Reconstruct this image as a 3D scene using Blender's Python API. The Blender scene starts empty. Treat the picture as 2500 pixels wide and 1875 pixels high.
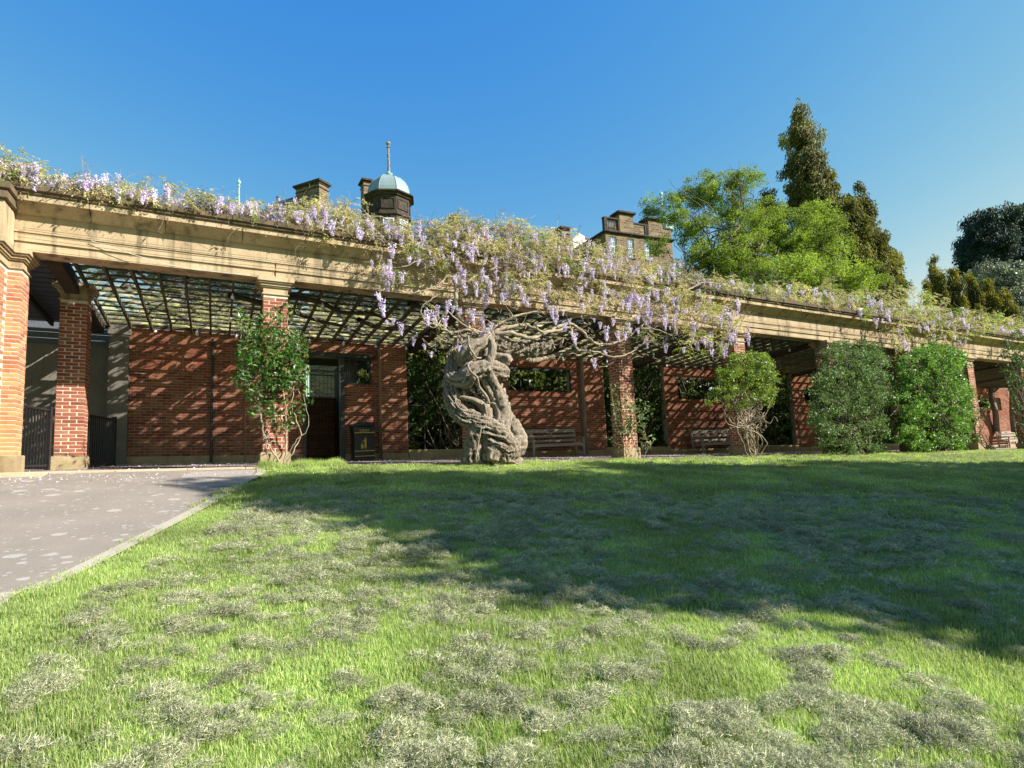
import bpy, math, random
import numpy as np
from mathutils import Matrix, Vector, noise
rng = np.random.default_rng(7); random.seed(7)
SC = bpy.context.scene; COL = SC.collection
# ---------------------------------------------------------------- camera
F, PITCH, ROLL, EYE = 1417.0, 0.1108, -0.0444, 1.5
cp, sp = math.cos(PITCH), math.sin(PITCH)
fd = np.array([0, cp, sp]); rr = np.array([1., 0, 0]); uu = np.cross(rr, fd)
c_, s_ = math.cos(ROLL), math.sin(ROLL)
CR = c_*rr+s_*uu; CU = -s_*rr+c_*uu; CD = fd; CC = np.array([0, 0, EYE])
cam = bpy.data.cameras.new('camera'); camo = bpy.data.objects.new('camera', cam); COL.objects.link(camo)
cam.sensor_width = 36; cam.sensor_fit = 'HORIZONTAL'; cam.lens = F/2500*36; cam.clip_end = 3000; cam.clip_start = .05
camo.matrix_world = Matrix(((CR[0], CU[0], -CD[0], CC[0]), (CR[1], CU[1], -CD[1], CC[1]), (CR[2], CU[2], -CD[2], CC[2]), (0, 0, 0, 1)))
SC.camera = camo
# ---------------------------------------------------------------- light
YAW = .4739; U = np.array([math.cos(YAW), math.sin(YAW), 0]); V_ = np.array([-math.sin(YAW), math.cos(YAW), 0])
O = np.array([-4.883, 11.905, 0]); Z1 = EYE-.165; SL = .0285; BAY = 4.536
SUN = .64*U-.53*V_; SUN[2] = .555; SUN /= np.linalg.norm(SUN)
EL = math.asin(SUN[2]); ROT = math.atan2(SUN[0], SUN[1])
w = bpy.data.worlds.new('World'); SC.world = w; w.use_nodes = True
nt = w.node_tree; bgn = nt.nodes['Background']; sk = nt.nodes.new('ShaderNodeTexSky'); sk.sky_type = 'NISHITA'
sk.sun_disc = False; sk.sun_elevation = EL; sk.sun_rotation = ROT; sk.air_density = 1.0; sk.dust_density = .2; sk.ozone_density = 2.6
EXPO = 1.28; STR = .105                                    # the sky's colour response: red falls off, blue stays full, as the camera saw it
spc = nt.nodes.new('ShaderNodeSeparateColor'); cmb = nt.nodes.new('ShaderNodeCombineColor'); nt.links.new(sk.outputs[0], spc.inputs[0])
for i, (p, a, lim) in enumerate(((2.0, 5.4, .75), (.93, 1.38, .95), (.06, .78, .95))):
    m1 = nt.nodes.new('ShaderNodeMath'); m1.operation = 'MULTIPLY'; m1.inputs[1].default_value = STR*2**.35; nt.links.new(spc.outputs[i], m1.inputs[0])
    m2 = nt.nodes.new('ShaderNodeMath'); m2.operation = 'POWER'; m2.inputs[1].default_value = p; nt.links.new(m1.outputs[0], m2.inputs[0])
    m3 = nt.nodes.new('ShaderNodeMath'); m3.operation = 'MULTIPLY'; m3.inputs[1].default_value = a; nt.links.new(m2.outputs[0], m3.inputs[0])
    m4 = nt.nodes.new('ShaderNodeMath'); m4.operation = 'MINIMUM'; m4.inputs[1].default_value = lim; nt.links.new(m3.outputs[0], m4.inputs[0])
    m5 = nt.nodes.new('ShaderNodeMath'); m5.operation = 'DIVIDE'; m5.inputs[1].default_value = STR*2**EXPO; nt.links.new(m4.outputs[0], m5.inputs[0]); nt.links.new(m5.outputs[0], cmb.inputs[i])
nt.links.new(cmb.outputs[0], bgn.inputs['Color'])
bgn.inputs['Strength'].default_value = STR
sl = bpy.data.lights.new('sun', 'SUN'); sl.energy = 5.0; sl.angle = math.radians(.5); sl.color = (1, .955, .88)
slo = bpy.data.objects.new('sun', sl); COL.objects.link(slo)
slo.rotation_euler = Vector(SUN).to_track_quat('Z', 'Y').to_euler()
SC.view_settings.view_transform = 'Standard'; SC.view_settings.look = 'None'; SC.view_settings.exposure = EXPO
SC.view_settings.gamma = 1; SC.view_settings.use_curve_mapping = False
SC.cycles.transparent_max_bounces = 24; SC.cycles.max_bounces = 8
# ---------------------------------------------------------------- frames
def W(t, n, h):            # colonnade frame -> world (t along, n behind, h above the sloping floor)
    return O+U*t+V_*n+np.array([0, 0, Z1-SL*t+h])
def Wa(A):
    A = np.asarray(A, float); return O+A[:, :1]*U+A[:, 1:2]*V_+(Z1-SL*A[:, :1]+A[:, 2:3])*np.array([0, 0, 1.])
def ray(x, y): return CD+(x-1250)/F*CR-(y-937.5)/F*CU
def onN(x, y, n):          # photo point -> (t, n, h) on a plane parallel to the colonnade
    d = ray(x, y); k = (n+O@V_)/(d@V_); q = d*k-O; t = q@U
    return np.array([t, n, q[2]+EYE-Z1+SL*t])
def atY(x, y, Y):
    d = ray(x, y); return CC+d*(Y/d[1])
def G(t, n):
    t = np.asarray(t, float); n = np.asarray(n, float)
    zf = Z1-.0285*np.clip(t, -15, 45); k = (n+12.8)/12.5
    a = np.where(k > 0, zf*k, zf*k*.5); a = np.maximum(a, -1.5)
    b = zf+np.clip(.12*(n-6), 0, 6)
    return np.where(n > -.3, b, a)
def Gxy(x, y):
    q = np.stack([np.asarray(x, float)-O[0], np.asarray(y, float)-O[1]], -1)
    return G(q@U[:2], q@V_[:2])
# ---------------------------------------------------------------- object helpers
def link(o, parent=None):
    COL.objects.link(o)
    if parent: o.parent = parent
    return o
def tag(o, label=None, cat=None, group=None, kind=None):
    if label: o['label'] = label
    if cat: o['category'] = cat
    if group: o['group'] = group
    if kind: o['kind'] = kind
    return o
def empty(name, loc, rz=0., label=None, cat=None, group=None):
    o = bpy.data.objects.new(name, None); link(o); o.location = [float(v) for v in loc]; o.rotation_euler = (0, 0, rz)
    return tag(o, label, cat, group)
def mesh_np(name, V, F, mat, smooth=False):
    V = np.ascontiguousarray(V, np.float32); me = bpy.data.meshes.new(name)
    Fs = F if isinstance(F, list) else [F]
    Fs = [np.asarray(f, np.int32) for f in Fs if len(f)]
    nl = sum(f.size for f in Fs); npoly = sum(len(f) for f in Fs)
    me.vertices.add(len(V)); me.vertices.foreach_set('co', V.ravel())
    me.loops.add(nl); me.polygons.add(npoly)
    me.loops.foreach_set('vertex_index', np.concatenate([f.ravel() for f in Fs]))
    st = []; off = 0
    for f in Fs:
        st.append(off+np.arange(len(f))*f.shape[1]); off += f.size
    me.polygons.foreach_set('loop_start', np.concatenate(st).astype(np.int32))
    me.polygons.foreach_set('loop_total', np.concatenate([np.full(len(f), f.shape[1]) for f in Fs]).astype(np.int32))
    me.polygons.foreach_set('use_smooth', np.full(npoly, bool(smooth)))
    me.update(calc_edges=True); me.validate()
    me.materials.append(mat)
    return me
def obj_np(name, V, F, mat, parent=None, smooth=False, **kw):
    o = bpy.data.objects.new(name, mesh_np(name, V, F, mat, smooth)); link(o, parent); return tag(o, **kw)
def put(name, me, loc, parent=None, rot=None, scale=None, **kw):
    o = bpy.data.objects.new(name, me); link(o, parent); o.location = [float(v) for v in loc]
    if rot is not None: o.rotation_euler = [float(v) for v in rot]
    if scale is not None: o.scale = (scale,)*3 if np.isscalar(scale) else [float(v) for v in scale]
    return tag(o, **kw)
BOXF = np.array([(0, 3, 2, 1), (4, 5, 6, 7), (0, 1, 5, 4), (1, 2, 6, 5), (2, 3, 7, 6), (3, 0, 4, 7)])
class MB:
    """collects shapes; shear=True leans heights along local x so that it follows the sloping colonnade"""
    def __init__(s, shear=False): s.v = []; s.q = []; s.t = []; s.n = 0; s.sh = shear
    def raw(s, V, F, tri=False):
        V = np.asarray(V, float)
        if s.sh: V = V.copy(); V[:, 2] -= SL*V[:, 0]
        s.v.append(V); F = np.asarray(F, int)+s.n
        (s.t if F.shape[1] == 3 else s.q).append(F); s.n += len(V); return s
    def box(s, x0, x1, y0, y1, z0, z1, bev=0, rz=0, c=None):
        V = np.array([(x0, y0, z0), (x1, y0, z0), (x1, y1, z0), (x0, y1, z0), (x0, y0, z1), (x1, y0, z1), (x1, y1, z1), (x0, y1, z1)], float)
        if bev:
            b = bev
            V = []
            for (zz, i) in ((z0, b), (z0+b, 0), (z1-b, 0), (z1, b)):
                V += [(x0+i, y0+i, zz), (x1-i, y0+i, zz), (x1-i, y1-i, zz), (x0+i, y1-i, zz)]
            V = np.array(V, float); Fc = [(0, 3, 2, 1), (12, 13, 14, 15)]
            for k in range(3):
                for j in range(4): Fc.append((4*k+j, 4*k+(j+1) % 4, 4*k+4+(j+1) % 4, 4*k+4+j))
        else: Fc = BOXF
        if rz:
            cx, cy = c or ((x0+x1)/2, (y0+y1)/2); ca, sa = math.cos(rz), math.sin(rz)
            X = V[:, 0]-cx; Y = V[:, 1]-cy; V[:, 0] = cx+X*ca-Y*sa; V[:, 1] = cy+X*sa+Y*ca
        return s.raw(V, Fc)
    def obox(s, p, q, wx, wy, up=(0, 0, 1)):          # bar from p to q
        p = np.asarray(p, float); q = np.asarray(q, float); d = q-p; d /= np.linalg.norm(d)
        a = np.cross(d, up); 
        if np.linalg.norm(a) < 1e-3: a = np.array([1., 0, 0])
        a /= np.linalg.norm(a); b = np.cross(a, d)
        V = [e+a*i*wx/2+b*j*wy/2 for e in (p, q) for i, j in ((-1, -1), (1, -1), (1, 1), (-1, 1))]
        return s.raw(np.array(V), BOXF)
    def lathe(s, prof, seg=16, c=(0, 0, 0), rot=0, sx=1, sy=1):
        prof = np.array(prof, float); n = len(prof); a = np.arange(seg)/seg*2*math.pi+rot
        V = np.zeros((n, seg, 3)); V[..., 0] = prof[:, :1]*np.cos(a)*sx+c[0]; V[..., 1] = prof[:, :1]*np.sin(a)*sy+c[1]; V[..., 2] = prof[:, 1:2]+c[2]
        i = np.arange(n-1)[:, None]*seg; j = np.arange(seg)[None]; k = (j+1) % seg
        Fc = np.stack([i+j, i+k, i+seg+k, i+seg+j], -1).reshape(-1, 4)
        s.raw(V.reshape(-1, 3), Fc)
        return s
    def tube(s, P, R, sides=8, cap=True):
        V, Fq = tube(P, R, sides); s.raw(V, Fq)
        if cap and sides > 3:
            b = s.n-len(V)
            for off, r in ((0, -1), ((len(V)//sides-1)*sides, 1)):
                c = V[off:off+sides].mean(0)[None]; s.raw(c, np.zeros((0, 3), int)) if False else None
                idx = np.arange(sides); ctr = s.n
                s.v.append(c - (np.array([[0, 0, SL*c[0, 0]]]) if s.sh else 0)); s.n += 1
                s.t.append(np.stack([b+off+idx, b+off+(idx+1) % sides, np.full(sides, ctr)], -1)[:, ::r])
        return s
    def mesh(s, name, mat, smooth=False):
        return mesh_np(name, np.concatenate(s.v), [np.concatenate(x) for x in (s.q, s.t) if x], mat, smooth)
    def build(s, name, mat, parent=None, smooth=False, loc=None, **kw):
        o = bpy.data.objects.new(name, s.mesh(name, mat, smooth)); link(o, parent)
        if loc is not None: o.location = [float(v) for v in loc]
        return tag(o, **kw)
def smooth_path(P, m=6):
    P = np.asarray(P, float); n = len(P)
    if n < 3: 
        tt = np.linspace(0, 1, m+1)[:, None]; return P[0]*(1-tt)+P[-1]*tt
    Q = np.concatenate([[2*P[0]-P[1]], P, [2*P[-1]-P[-2]]]); out = []
    for i in range(n-1):
        a, b, c, d = Q[i:i+4]; tt = np.arange(m)[:, None]/m
        out.append(.5*((2*b)+(-a+c)*tt+(2*a-5*b+4*c-d)*tt**2+(-a+3*b-3*c+d)*tt**3))
    out.append(P[-1:]); return np.concatenate(out)
def tube(P, R, sides):
    P = np.asarray(P, float); n = len(P); R = np.broadcast_to(np.asarray(R, float), (n,))
    T = np.gradient(P, axis=0); T /= np.linalg.norm(T, axis=1)[:, None]+1e-9
    a = np.cross(T[0], (0, 0, 1)); 
    if np.linalg.norm(a) < .1: a = np.cross(T[0], (1, 0, 0))
    A = np.zeros((n, 3)); a /= np.linalg.norm(a)
    for i in range(n):
        a = a-T[i]*(a@T[i]); a /= np.linalg.norm(a)+1e-9; A[i] = a
    B = np.cross(T, A); th = np.arange(sides)/sides*2*math.pi
    V = P[:, None]+R[:, None, None]*(A[:, None]*np.cos(th)[None, :, None]+B[:, None]*np.sin(th)[None, :, None])
    i = np.arange(n-1)[:, None]*sides; j = np.arange(sides)[None]; k = (j+1) % sides
    return V.reshape(-1, 3), np.stack([i+j, i+k, i+sides+k, i+sides+j], -1).reshape(-1, 4)
# ---------------------------------------------------------------- materials
def mat(name, rough=.85, spec=.3):
    m = bpy.data.materials.new(name); m.use_nodes = True; n = m.node_tree
    b = n.nodes['Principled BSDF']; b.inputs['Roughness'].default_value = rough; b.inputs['Specular IOR Level'].default_value = spec
    return m, n, b
def N(nt, typ, **kw):
    x = nt.nodes.new(typ)
    for k, v in kw.items():
        if k in x.inputs: x.inputs[k].default_value = v
        else: setattr(x, k, v)
    return x
def ramp(nt, fac, stops, interp='LINEAR'):
    r = nt.nodes.new('ShaderNodeValToRGB'); r.color_ramp.interpolation = interp
    e = r.color_ramp.elements
    while len(e) < len(stops): e.new(.5)
    for x, (p, c) in zip(e, stops): x.position = p; x.color = (*c, 1) if len(c) == 3 else c
    nt.links.new(fac, r.inputs[0]); return r.outputs[0]
def mix(nt, fac, a, b, mode='MIX'):
    x = nt.nodes.new('ShaderNodeMix'); x.data_type = 'RGBA'; x.blend_type = mode
    for s, v in ((x.inputs[0], fac), (x.inputs[6], a), (x.inputs[7], b)):
        if isinstance(v, (int, float)): s.default_value = v
        elif isinstance(v, tuple): s.default_value = (*v, 1)
        else: nt.links.new(v, s)
    return x.outputs[2]
def tex(nt, scale, detail=4, rough=.6, coord='Object', sc=None, dist=0):
    tc = nt.nodes.new('ShaderNodeTexCoord'); t = N(nt, 'ShaderNodeTexNoise', Scale=scale, Detail=detail, Roughness=rough, Distortion=dist)
    if coord == 'World':
        g = nt.nodes.new('ShaderNodeNewGeometry'); src = g.outputs['Position']
    else: src = tc.outputs[coord]
    if sc:
        mp = nt.nodes.new('ShaderNodeMapping'); mp.inputs['Scale'].default_value = sc; nt.links.new(src, mp.inputs[0]); src = mp.outputs[0]
    nt.links.new(src, t.inputs['Vector']); return t.outputs[0]
def bump(nt, b, h, strength=.4, dist=.01):
    x = N(nt, 'ShaderNodeBump', Strength=strength, Distance=dist); nt.links.new(h, x.inputs['Height']); nt.links.new(x.outputs[0], b.inputs['Normal'])
def mathn(nt, op, a, b=None, clamp=False):
    x = nt.nodes.new('ShaderNodeMath'); x.operation = op; x.use_clamp = clamp
    for i, v in enumerate((a, b)):
        if v is None: continue
        if isinstance(v, (int, float)): x.inputs[i].default_value = v
        else: nt.links.new(v, x.inputs[i])
    return x.outputs[0]
def rnd(nt):
    oi = nt.nodes.new('ShaderNodeObjectInfo'); g = nt.nodes.new('ShaderNodeNewGeometry')
    return mathn(nt, 'FRACT', mathn(nt, 'ADD', oi.outputs['Random'], g.outputs['Random Per Island']))
def leafmat(name, cols, trans=.4, rough=.45, spec=.5, clump=1.2, dark=.6, tcol=1.6):
    m, n, b = mat(name, rough, spec)
    c = ramp(n, rnd(n), [(i/(len(cols)-1), c) for i, c in enumerate(cols)])
    cl = ramp(n, tex(n, clump, 2, .5, 'World'), [(.35, (dark,)*3), (.65, (1.25,)*3)])
    c2 = mix(n, 1., c, cl, 'MULTIPLY'); n.links.new(c2, b.inputs['Base Color'])
    t = n.nodes.new('ShaderNodeBsdfTranslucent'); c3 = mix(n, 1., c2, (tcol, tcol*1.05, tcol*.7), 'MULTIPLY'); n.links.new(c3, t.inputs[0])
    ms = n.nodes.new('ShaderNodeMixShader'); ms.inputs[0].default_value = trans
    n.links.new(b.outputs[0], ms.inputs[1]); n.links.new(t.outputs[0], ms.inputs[2]); n.links.new(ms.outputs[0], n.nodes['Material Output'].inputs[0])
    return m
def plain(name, col, rough=.7, spec=.3, var=.25, scale=8, bmp=.2, metal=0, bd=.005):
    m, n, b = mat(name, rough, spec)
    t = tex(n, scale, 5, .65); c = ramp(n, t, [(.3, tuple(x*(1-var) for x in col)), (.7, tuple(min(1, x*(1+var)) for x in col))])
    n.links.new(c, b.inputs['Base Color']); b.inputs['Metallic'].default_value = metal
    if bmp: bump(n, b, tex(n, scale*6, 4), bmp, bd)
    return m
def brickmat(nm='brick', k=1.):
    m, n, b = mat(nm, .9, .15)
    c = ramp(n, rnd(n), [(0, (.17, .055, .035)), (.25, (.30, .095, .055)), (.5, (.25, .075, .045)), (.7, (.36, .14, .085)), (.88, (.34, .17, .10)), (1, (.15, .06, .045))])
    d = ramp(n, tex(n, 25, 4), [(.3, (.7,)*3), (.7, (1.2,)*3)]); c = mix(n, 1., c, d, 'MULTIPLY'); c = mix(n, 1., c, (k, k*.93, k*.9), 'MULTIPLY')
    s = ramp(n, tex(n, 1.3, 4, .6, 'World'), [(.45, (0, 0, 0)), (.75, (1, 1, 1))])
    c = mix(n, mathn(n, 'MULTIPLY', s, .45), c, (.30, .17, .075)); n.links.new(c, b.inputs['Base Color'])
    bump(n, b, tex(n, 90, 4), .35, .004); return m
def pierbrick():
    m, n, b = mat('pier_brick', .9, .15)
    c = ramp(n, rnd(n), [(0, (.30, .10, .06)), (.3, (.37, .14, .075)), (.55, (.42, .20, .10)), (.8, (.46, .27, .13)), (1, (.28, .11, .07))])
    d = ramp(n, tex(n, 25, 4), [(.3, (.75,)*3), (.7, (1.2,)*3)]); c = mix(n, 1., c, d, 'MULTIPLY')
    g = n.nodes.new('ShaderNodeNewGeometry'); sx = n.nodes.new('ShaderNodeSeparateXYZ'); n.links.new(g.outputs['Position'], sx.inputs[0])
    lo = ramp(n, mathn(n, 'ADD', mathn(n, 'MULTIPLY', sx.outputs[2], .18), mathn(n, 'MULTIPLY', tex(n, 2, 4, .6, 'World'), .5)), [(.55, (1, 1, 1)), (.9, (0, 0, 0))])
    c = mix(n, mathn(n, 'MULTIPLY', lo, .6), c, (.42, .27, .10)); n.links.new(c, b.inputs['Base Color'])
    bump(n, b, tex(n, 90, 4), .35, .004); return m
def stonemat(name, a, bcol, stain=.5, streak=True, lich=0):
    m, n, b = mat(name, .92, .12)
    c = ramp(n, tex(n, 1.6, 5, .6, 'World'), [(.3, a), (.7, bcol)])
    f = ramp(n, tex(n, 40, 4, .7, 'World'), [(.3, (.82,)*3), (.7, (1.12,)*3)]); c = mix(n, 1., c, f, 'MULTIPLY')
    if streak:
        st = ramp(n, tex(n, 1, 5, .65, 'World', (3.2, 3.2, .35)), [(.50, (0, 0, 0)), (.70, (1, 1, 1))])
        c = mix(n, mathn(n, 'MULTIPLY', st, stain), c, (.045, .036, .026))
    if lich:
        l = ramp(n, tex(n, 3.5, 6, .7, 'World'), [(.52, (0, 0, 0)), (.66, (1, 1, 1))]); c = mix(n, mathn(n, 'MULTIPLY', l, lich), c, (.16, .17, .06))
    oi = n.nodes.new('ShaderNodeObjectInfo'); v = ramp(n, oi.outputs['Random'], [(0, (.88,)*3), (1, (1.1,)*3)]); c = mix(n, 1., c, v, 'MULTIPLY')
    n.links.new(c, b.inputs['Base Color']); bump(n, b, tex(n, 60, 5, .7, 'World'), .4, .006); return m
M = {}
M['brick'] = brickmat(); M['wbrick'] = brickmat('wall_brick_shaded', .74); M['pbrick'] = pierbrick()  # back-wall copy of the brick, darkened to put the recess's shade into its colour
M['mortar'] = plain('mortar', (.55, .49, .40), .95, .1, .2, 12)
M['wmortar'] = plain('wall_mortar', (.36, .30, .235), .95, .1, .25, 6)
M['stone'] = stonemat('sandstone', (.36, .265, .155), (.49, .38, .24), .85)
M['stone_dark'] = stonemat('weathered_sandstone', (.065, .048, .032), (.19, .135, .085), .6, True, .35)
M['plinth'] = stonemat('plinth_sandstone', (.30, .22, .12), (.40, .31, .19), .4, True, .5)
M['render'] = stonemat('grey_render', (.15, .13, .105), (.21, .185, .15), .4)
M['timber'] = plain('dark_timber', (.055, .04, .026), .85, .2, .4, 20)
M['batten'] = plain('mossy_timber', (.10, .085, .045), .9, .15, .5, 15)
M['slate'] = plain('boards', (.09, .095, .11), .6, .4, .3, 20)
M['iron'] = plain('black_iron', (.012, .012, .013), .4, .5, .3, 30)
M['bench'] = plain('silvered_teak', (.30, .27, .23), .8, .25, .3, 30)
M['cable'] = plain('cable', (.10, .09, .07), .5)
M['wirelight'] = plain('pale_wire', (.6, .58, .5), .5)
M['gold'] = plain('gold_paint', (.55, .38, .06), .4, .5, .1)
M['binblack'] = plain('bin_black', (.014, .015, .017), .35, .5, .2, 10)
M['bluepaint'] = plain('blue_paint', (.03, .05, .42), .4, .5, .1)
M['white'] = plain('white_paint', (.75, .75, .73), .6)
M['bulb'] = plain('bulb_glass', (.75, .78, .85), .15, .7, .05, 5, 0)
def glassmat():
    m, n, b = mat('mossy_glass', .5, .4)
    t = tex(n, 3.5, 6, .65, 'World'); c = ramp(n, tex(n, 2.2, 4, .6, 'World'), [(.35, (.85, .79, .60)), (.5, (.60, .62, .22)), (.62, (.72, .66, .44))])
    n.links.new(c, b.inputs['Base Color']); tl = n.nodes.new('ShaderNodeBsdfTranslucent'); n.links.new(c, tl.inputs[0])
    m1 = n.nodes.new('ShaderNodeMixShader'); m1.inputs[0].default_value = .85; n.links.new(b.outputs[0], m1.inputs[1]); n.links.new(tl.outputs[0], m1.inputs[2])
    tr = n.nodes.new('ShaderNodeBsdfTransparent'); m2 = n.nodes.new('ShaderNodeMixShader')
    f = ramp(n, t, [(.40, (.12,)*3), (.47, (.86,)*3)]); n.links.new(f, m2.inputs[0]); n.links.new(tr.outputs[0], m2.inputs[2]); n.links.new(m1.outputs[0], m2.inputs[1])
    n.links.new(m2.outputs[0], n.nodes['Material Output'].inputs[0]); return m
M['glass'] = glassmat()
def barkmat(name, a, b_, scale=1, strength=.9, dist=.03):
    m, n, b = mat(name, .9, .15)
    t = tex(n, 9*scale, 8, .7, 'Object', (1.6, 1.6, .55), 1.2); t2 = tex(n, 2.2*scale, 4)
    c = ramp(n, t, [(.34, tuple(x*.22 for x in a)), (.46, a), (.66, b_)]); c = mix(n, .2, c, ramp(n, t2, [(.3, a), (.7, b_)]))
    pt = ramp(n, tex(n, 1.1*scale, 5, .7), [(.42, (.0,)*3), (.62, (1,)*3)]); c = mix(n, mathn(n, 'MULTIPLY', pt, .35), c, tuple(x*.42 for x in a))
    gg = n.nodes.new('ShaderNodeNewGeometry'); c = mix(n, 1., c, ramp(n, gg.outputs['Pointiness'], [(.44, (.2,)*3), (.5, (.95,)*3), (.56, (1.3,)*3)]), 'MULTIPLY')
    n.links.new(c, b.inputs['Base Color']); bump(n, b, t, strength, dist); return m
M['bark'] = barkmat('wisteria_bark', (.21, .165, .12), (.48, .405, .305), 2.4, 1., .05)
M['bark2'] = barkmat('tree_bark', (.12, .09, .07), (.20, .16, .12))
M['twig'] = plain('twig', (.30, .24, .17), .85, .2, .4, 6, 0)
M['twigdark'] = plain('dark_twig', (.07, .055, .04), .85, .2, .4, 6, 0)
M['cutwood'] = plain('cut_wood', (.45, .40, .30), .9, .1, .25, 10, .4)
M['wleaf'] = leafmat('wisteria_leaf', [(.26, .19, .07), (.40, .36, .13), (.50, .46, .24), (.36, .37, .12), (.54, .47, .28), (.40, .27, .10)], .4, .45, .5, .9, .8, 1.4)
M['wleafg'] = leafmat('wisteria_leaf_green', [(.10, .17, .02), (.18, .27, .03), (.25, .27, .06)], .45, .4, .5, .9, .7, 1.6)
M['petal'] = leafmat('wisteria_petal', [(.32, .22, .55), (.52, .42, .72), (.74, .66, .86), (.64, .55, .80), (.92, .88, .94)], .4, .6, .2, 2, .95, 1.15)
M['rose'] = leafmat('glossy_leaf', [(.03, .08, .012), (.055, .14, .02), (.10, .21, .03), (.045, .11, .02)], .3, .38, .5, 2, .7, 1.6)
M['redshoot'] = leafmat('red_shoot', [(.25, .06, .03), (.30, .14, .05), (.18, .10, .03)], .3, .35)
M['bushA'] = leafmat('dark_bush_leaf', [(.035, .08, .015), (.08, .145, .03), (.14, .21, .06), (.27, .33, .16)], .25, .45, .4, 2, .7)
M['bushB'] = leafmat('bright_bush_leaf', [(.04, .10, .015), (.09, .19, .025), (.17, .30, .05), (.26, .38, .10)], .3, .42, .4, 2, .65)
M['limeleaf'] = leafmat('lime_leaf', [(.08, .14, .018), (.16, .24, .03), (.27, .33, .06), (.09, .14, .025)], .4, .4, .5, 2.5, .6)
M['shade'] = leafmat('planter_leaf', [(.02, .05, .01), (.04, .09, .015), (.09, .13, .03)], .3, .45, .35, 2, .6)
M['hedge'] = leafmat('hedge_leaf', [(.03, .06, .01), (.07, .11, .02), (.14, .17, .04), (.24, .24, .09)], .3, .45, .35, 1.2, .5)
M['feather'] = leafmat('feathery_leaf', [(.11, .17, .015), (.20, .28, .03), (.28, .34, .05), (.15, .21, .02)], .45, .5, .35, .6, .55)
M['cypress'] = leafmat('cypress_leaf', [(.08, .085, .012), (.16, .155, .02), (.27, .235, .035), (.10, .12, .018)], .25, .6, .3, .45, .45)
M['yew'] = leafmat('golden_conifer', [(.06, .07, .01), (.18, .17, .015), (.36, .28, .025)], .25, .6, .3, .8, .45)
M['pine'] = leafmat('dark_conifer', [(.012, .028, .014), (.025, .05, .025), (.045, .075, .04)], .15, .6, .3, .5, .5)
M['holly'] = leafmat('silver_leaf', [(.07, .11, .05), (.15, .18, .10), (.45, .45, .38), (.06, .10, .04)], .2, .3, .6, .8, .6)
M['grass'] = leafmat('grass_blade', [(.15, .23, .05), (.27, .38, .085), (.38, .48, .12), (.56, .58, .30), (.22, .33, .07), (.42, .40, .20)], .4, .5, .3, .9, .72, 1.35)
M['hay'] = leafmat('cut_grass', [(.15, .17, .08), (.27, .29, .15), (.43, .42, .27), (.64, .60, .43), (.22, .27, .10), (.32, .27, .16)], .2, .6, .25, 2.5, .8, 1.1)
def lawnmat():
    m, n, b = mat('lawn', 1, .05)
    c = ramp(n, tex(n, .8, 6, .65, 'World'), [(.3, (.10, .16, .018)), (.5, (.15, .22, .025)), (.7, (.20, .26, .04))])
    f = ramp(n, tex(n, 60, 4, .8, 'World'), [(.3, (.5,)*3), (.7, (1.3,)*3)]); c = mix(n, 1., c, f, 'MULTIPLY')
    n.links.new(c, b.inputs['Base Color']); bump(n, b, tex(n, 40, 5, .8, 'World'), .8, .03); return m
M['lawn'] = lawnmat()
def pathmat(name, base, spots=True, sp=(.42, .41, .36)):
    m, n, b = mat(name, .95, .12)
    c = ramp(n, tex(n, .9, 5, .6, 'World'), [(.3, tuple(x*.86 for x in base)), (.7, tuple(x*1.12 for x in base))])
    f = ramp(n, tex(n, 130, 3, .8, 'World'), [(.3, (.65,)*3), (.7, (1.3,)*3)]); c = mix(n, 1., c, f, 'MULTIPLY')
    if spots:
        for sc, th in ((2.6, .28), (5.1, .28), (11.0, .28)):
            g = n.nodes.new('ShaderNodeNewGeometry'); ns = tex(n, 9, 4, .7, 'World')
            vo = N(n, 'ShaderNodeTexVoronoi', Scale=sc, Randomness=1.); n.links.new(g.outputs['Position'], vo.inputs['Vector'])
            sel = ramp(n, vo.outputs['Color'], [(.0, (0,)*3), (.48, (0,)*3), (.5, (1,)*3)], 'CONSTANT')
            dd = mathn(n, 'ADD', vo.outputs['Distance'], mathn(n, 'MULTIPLY', mathn(n, 'SUBTRACT', ns, .5), .45))
            k = mathn(n, 'LESS_THAN', dd, th*.75); k = mathn(n, 'MULTIPLY', k, sel)
            zone = ramp(n, tex(n, .35, 2, .5, 'World'), [(.30, (0,)*3), (.42, (1,)*3)]); k = mathn(n, 'MULTIPLY', mathn(n, 'MULTIPLY', k, zone), .5)
            c = mix(n, k, c, sp)
    n.links.new(c, b.inputs['Base Color']); bump(n, b, tex(n, 150, 3, .8, 'World'), .5, .005); return m
M['path'] = pathmat('asphalt', (.235, .20, .165)); M['patch'] = pathmat('repair', (.32, .275, .235), False)
M['edge'] = pathmat('edging', (.36, .32, .25), False); M['slab'] = stonemat('paving_stone', (.40, .31, .20), (.50, .41, .28), .15, False, .3)
M['walk'] = pathmat('walkway', (.26, .20, .185), False)
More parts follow.
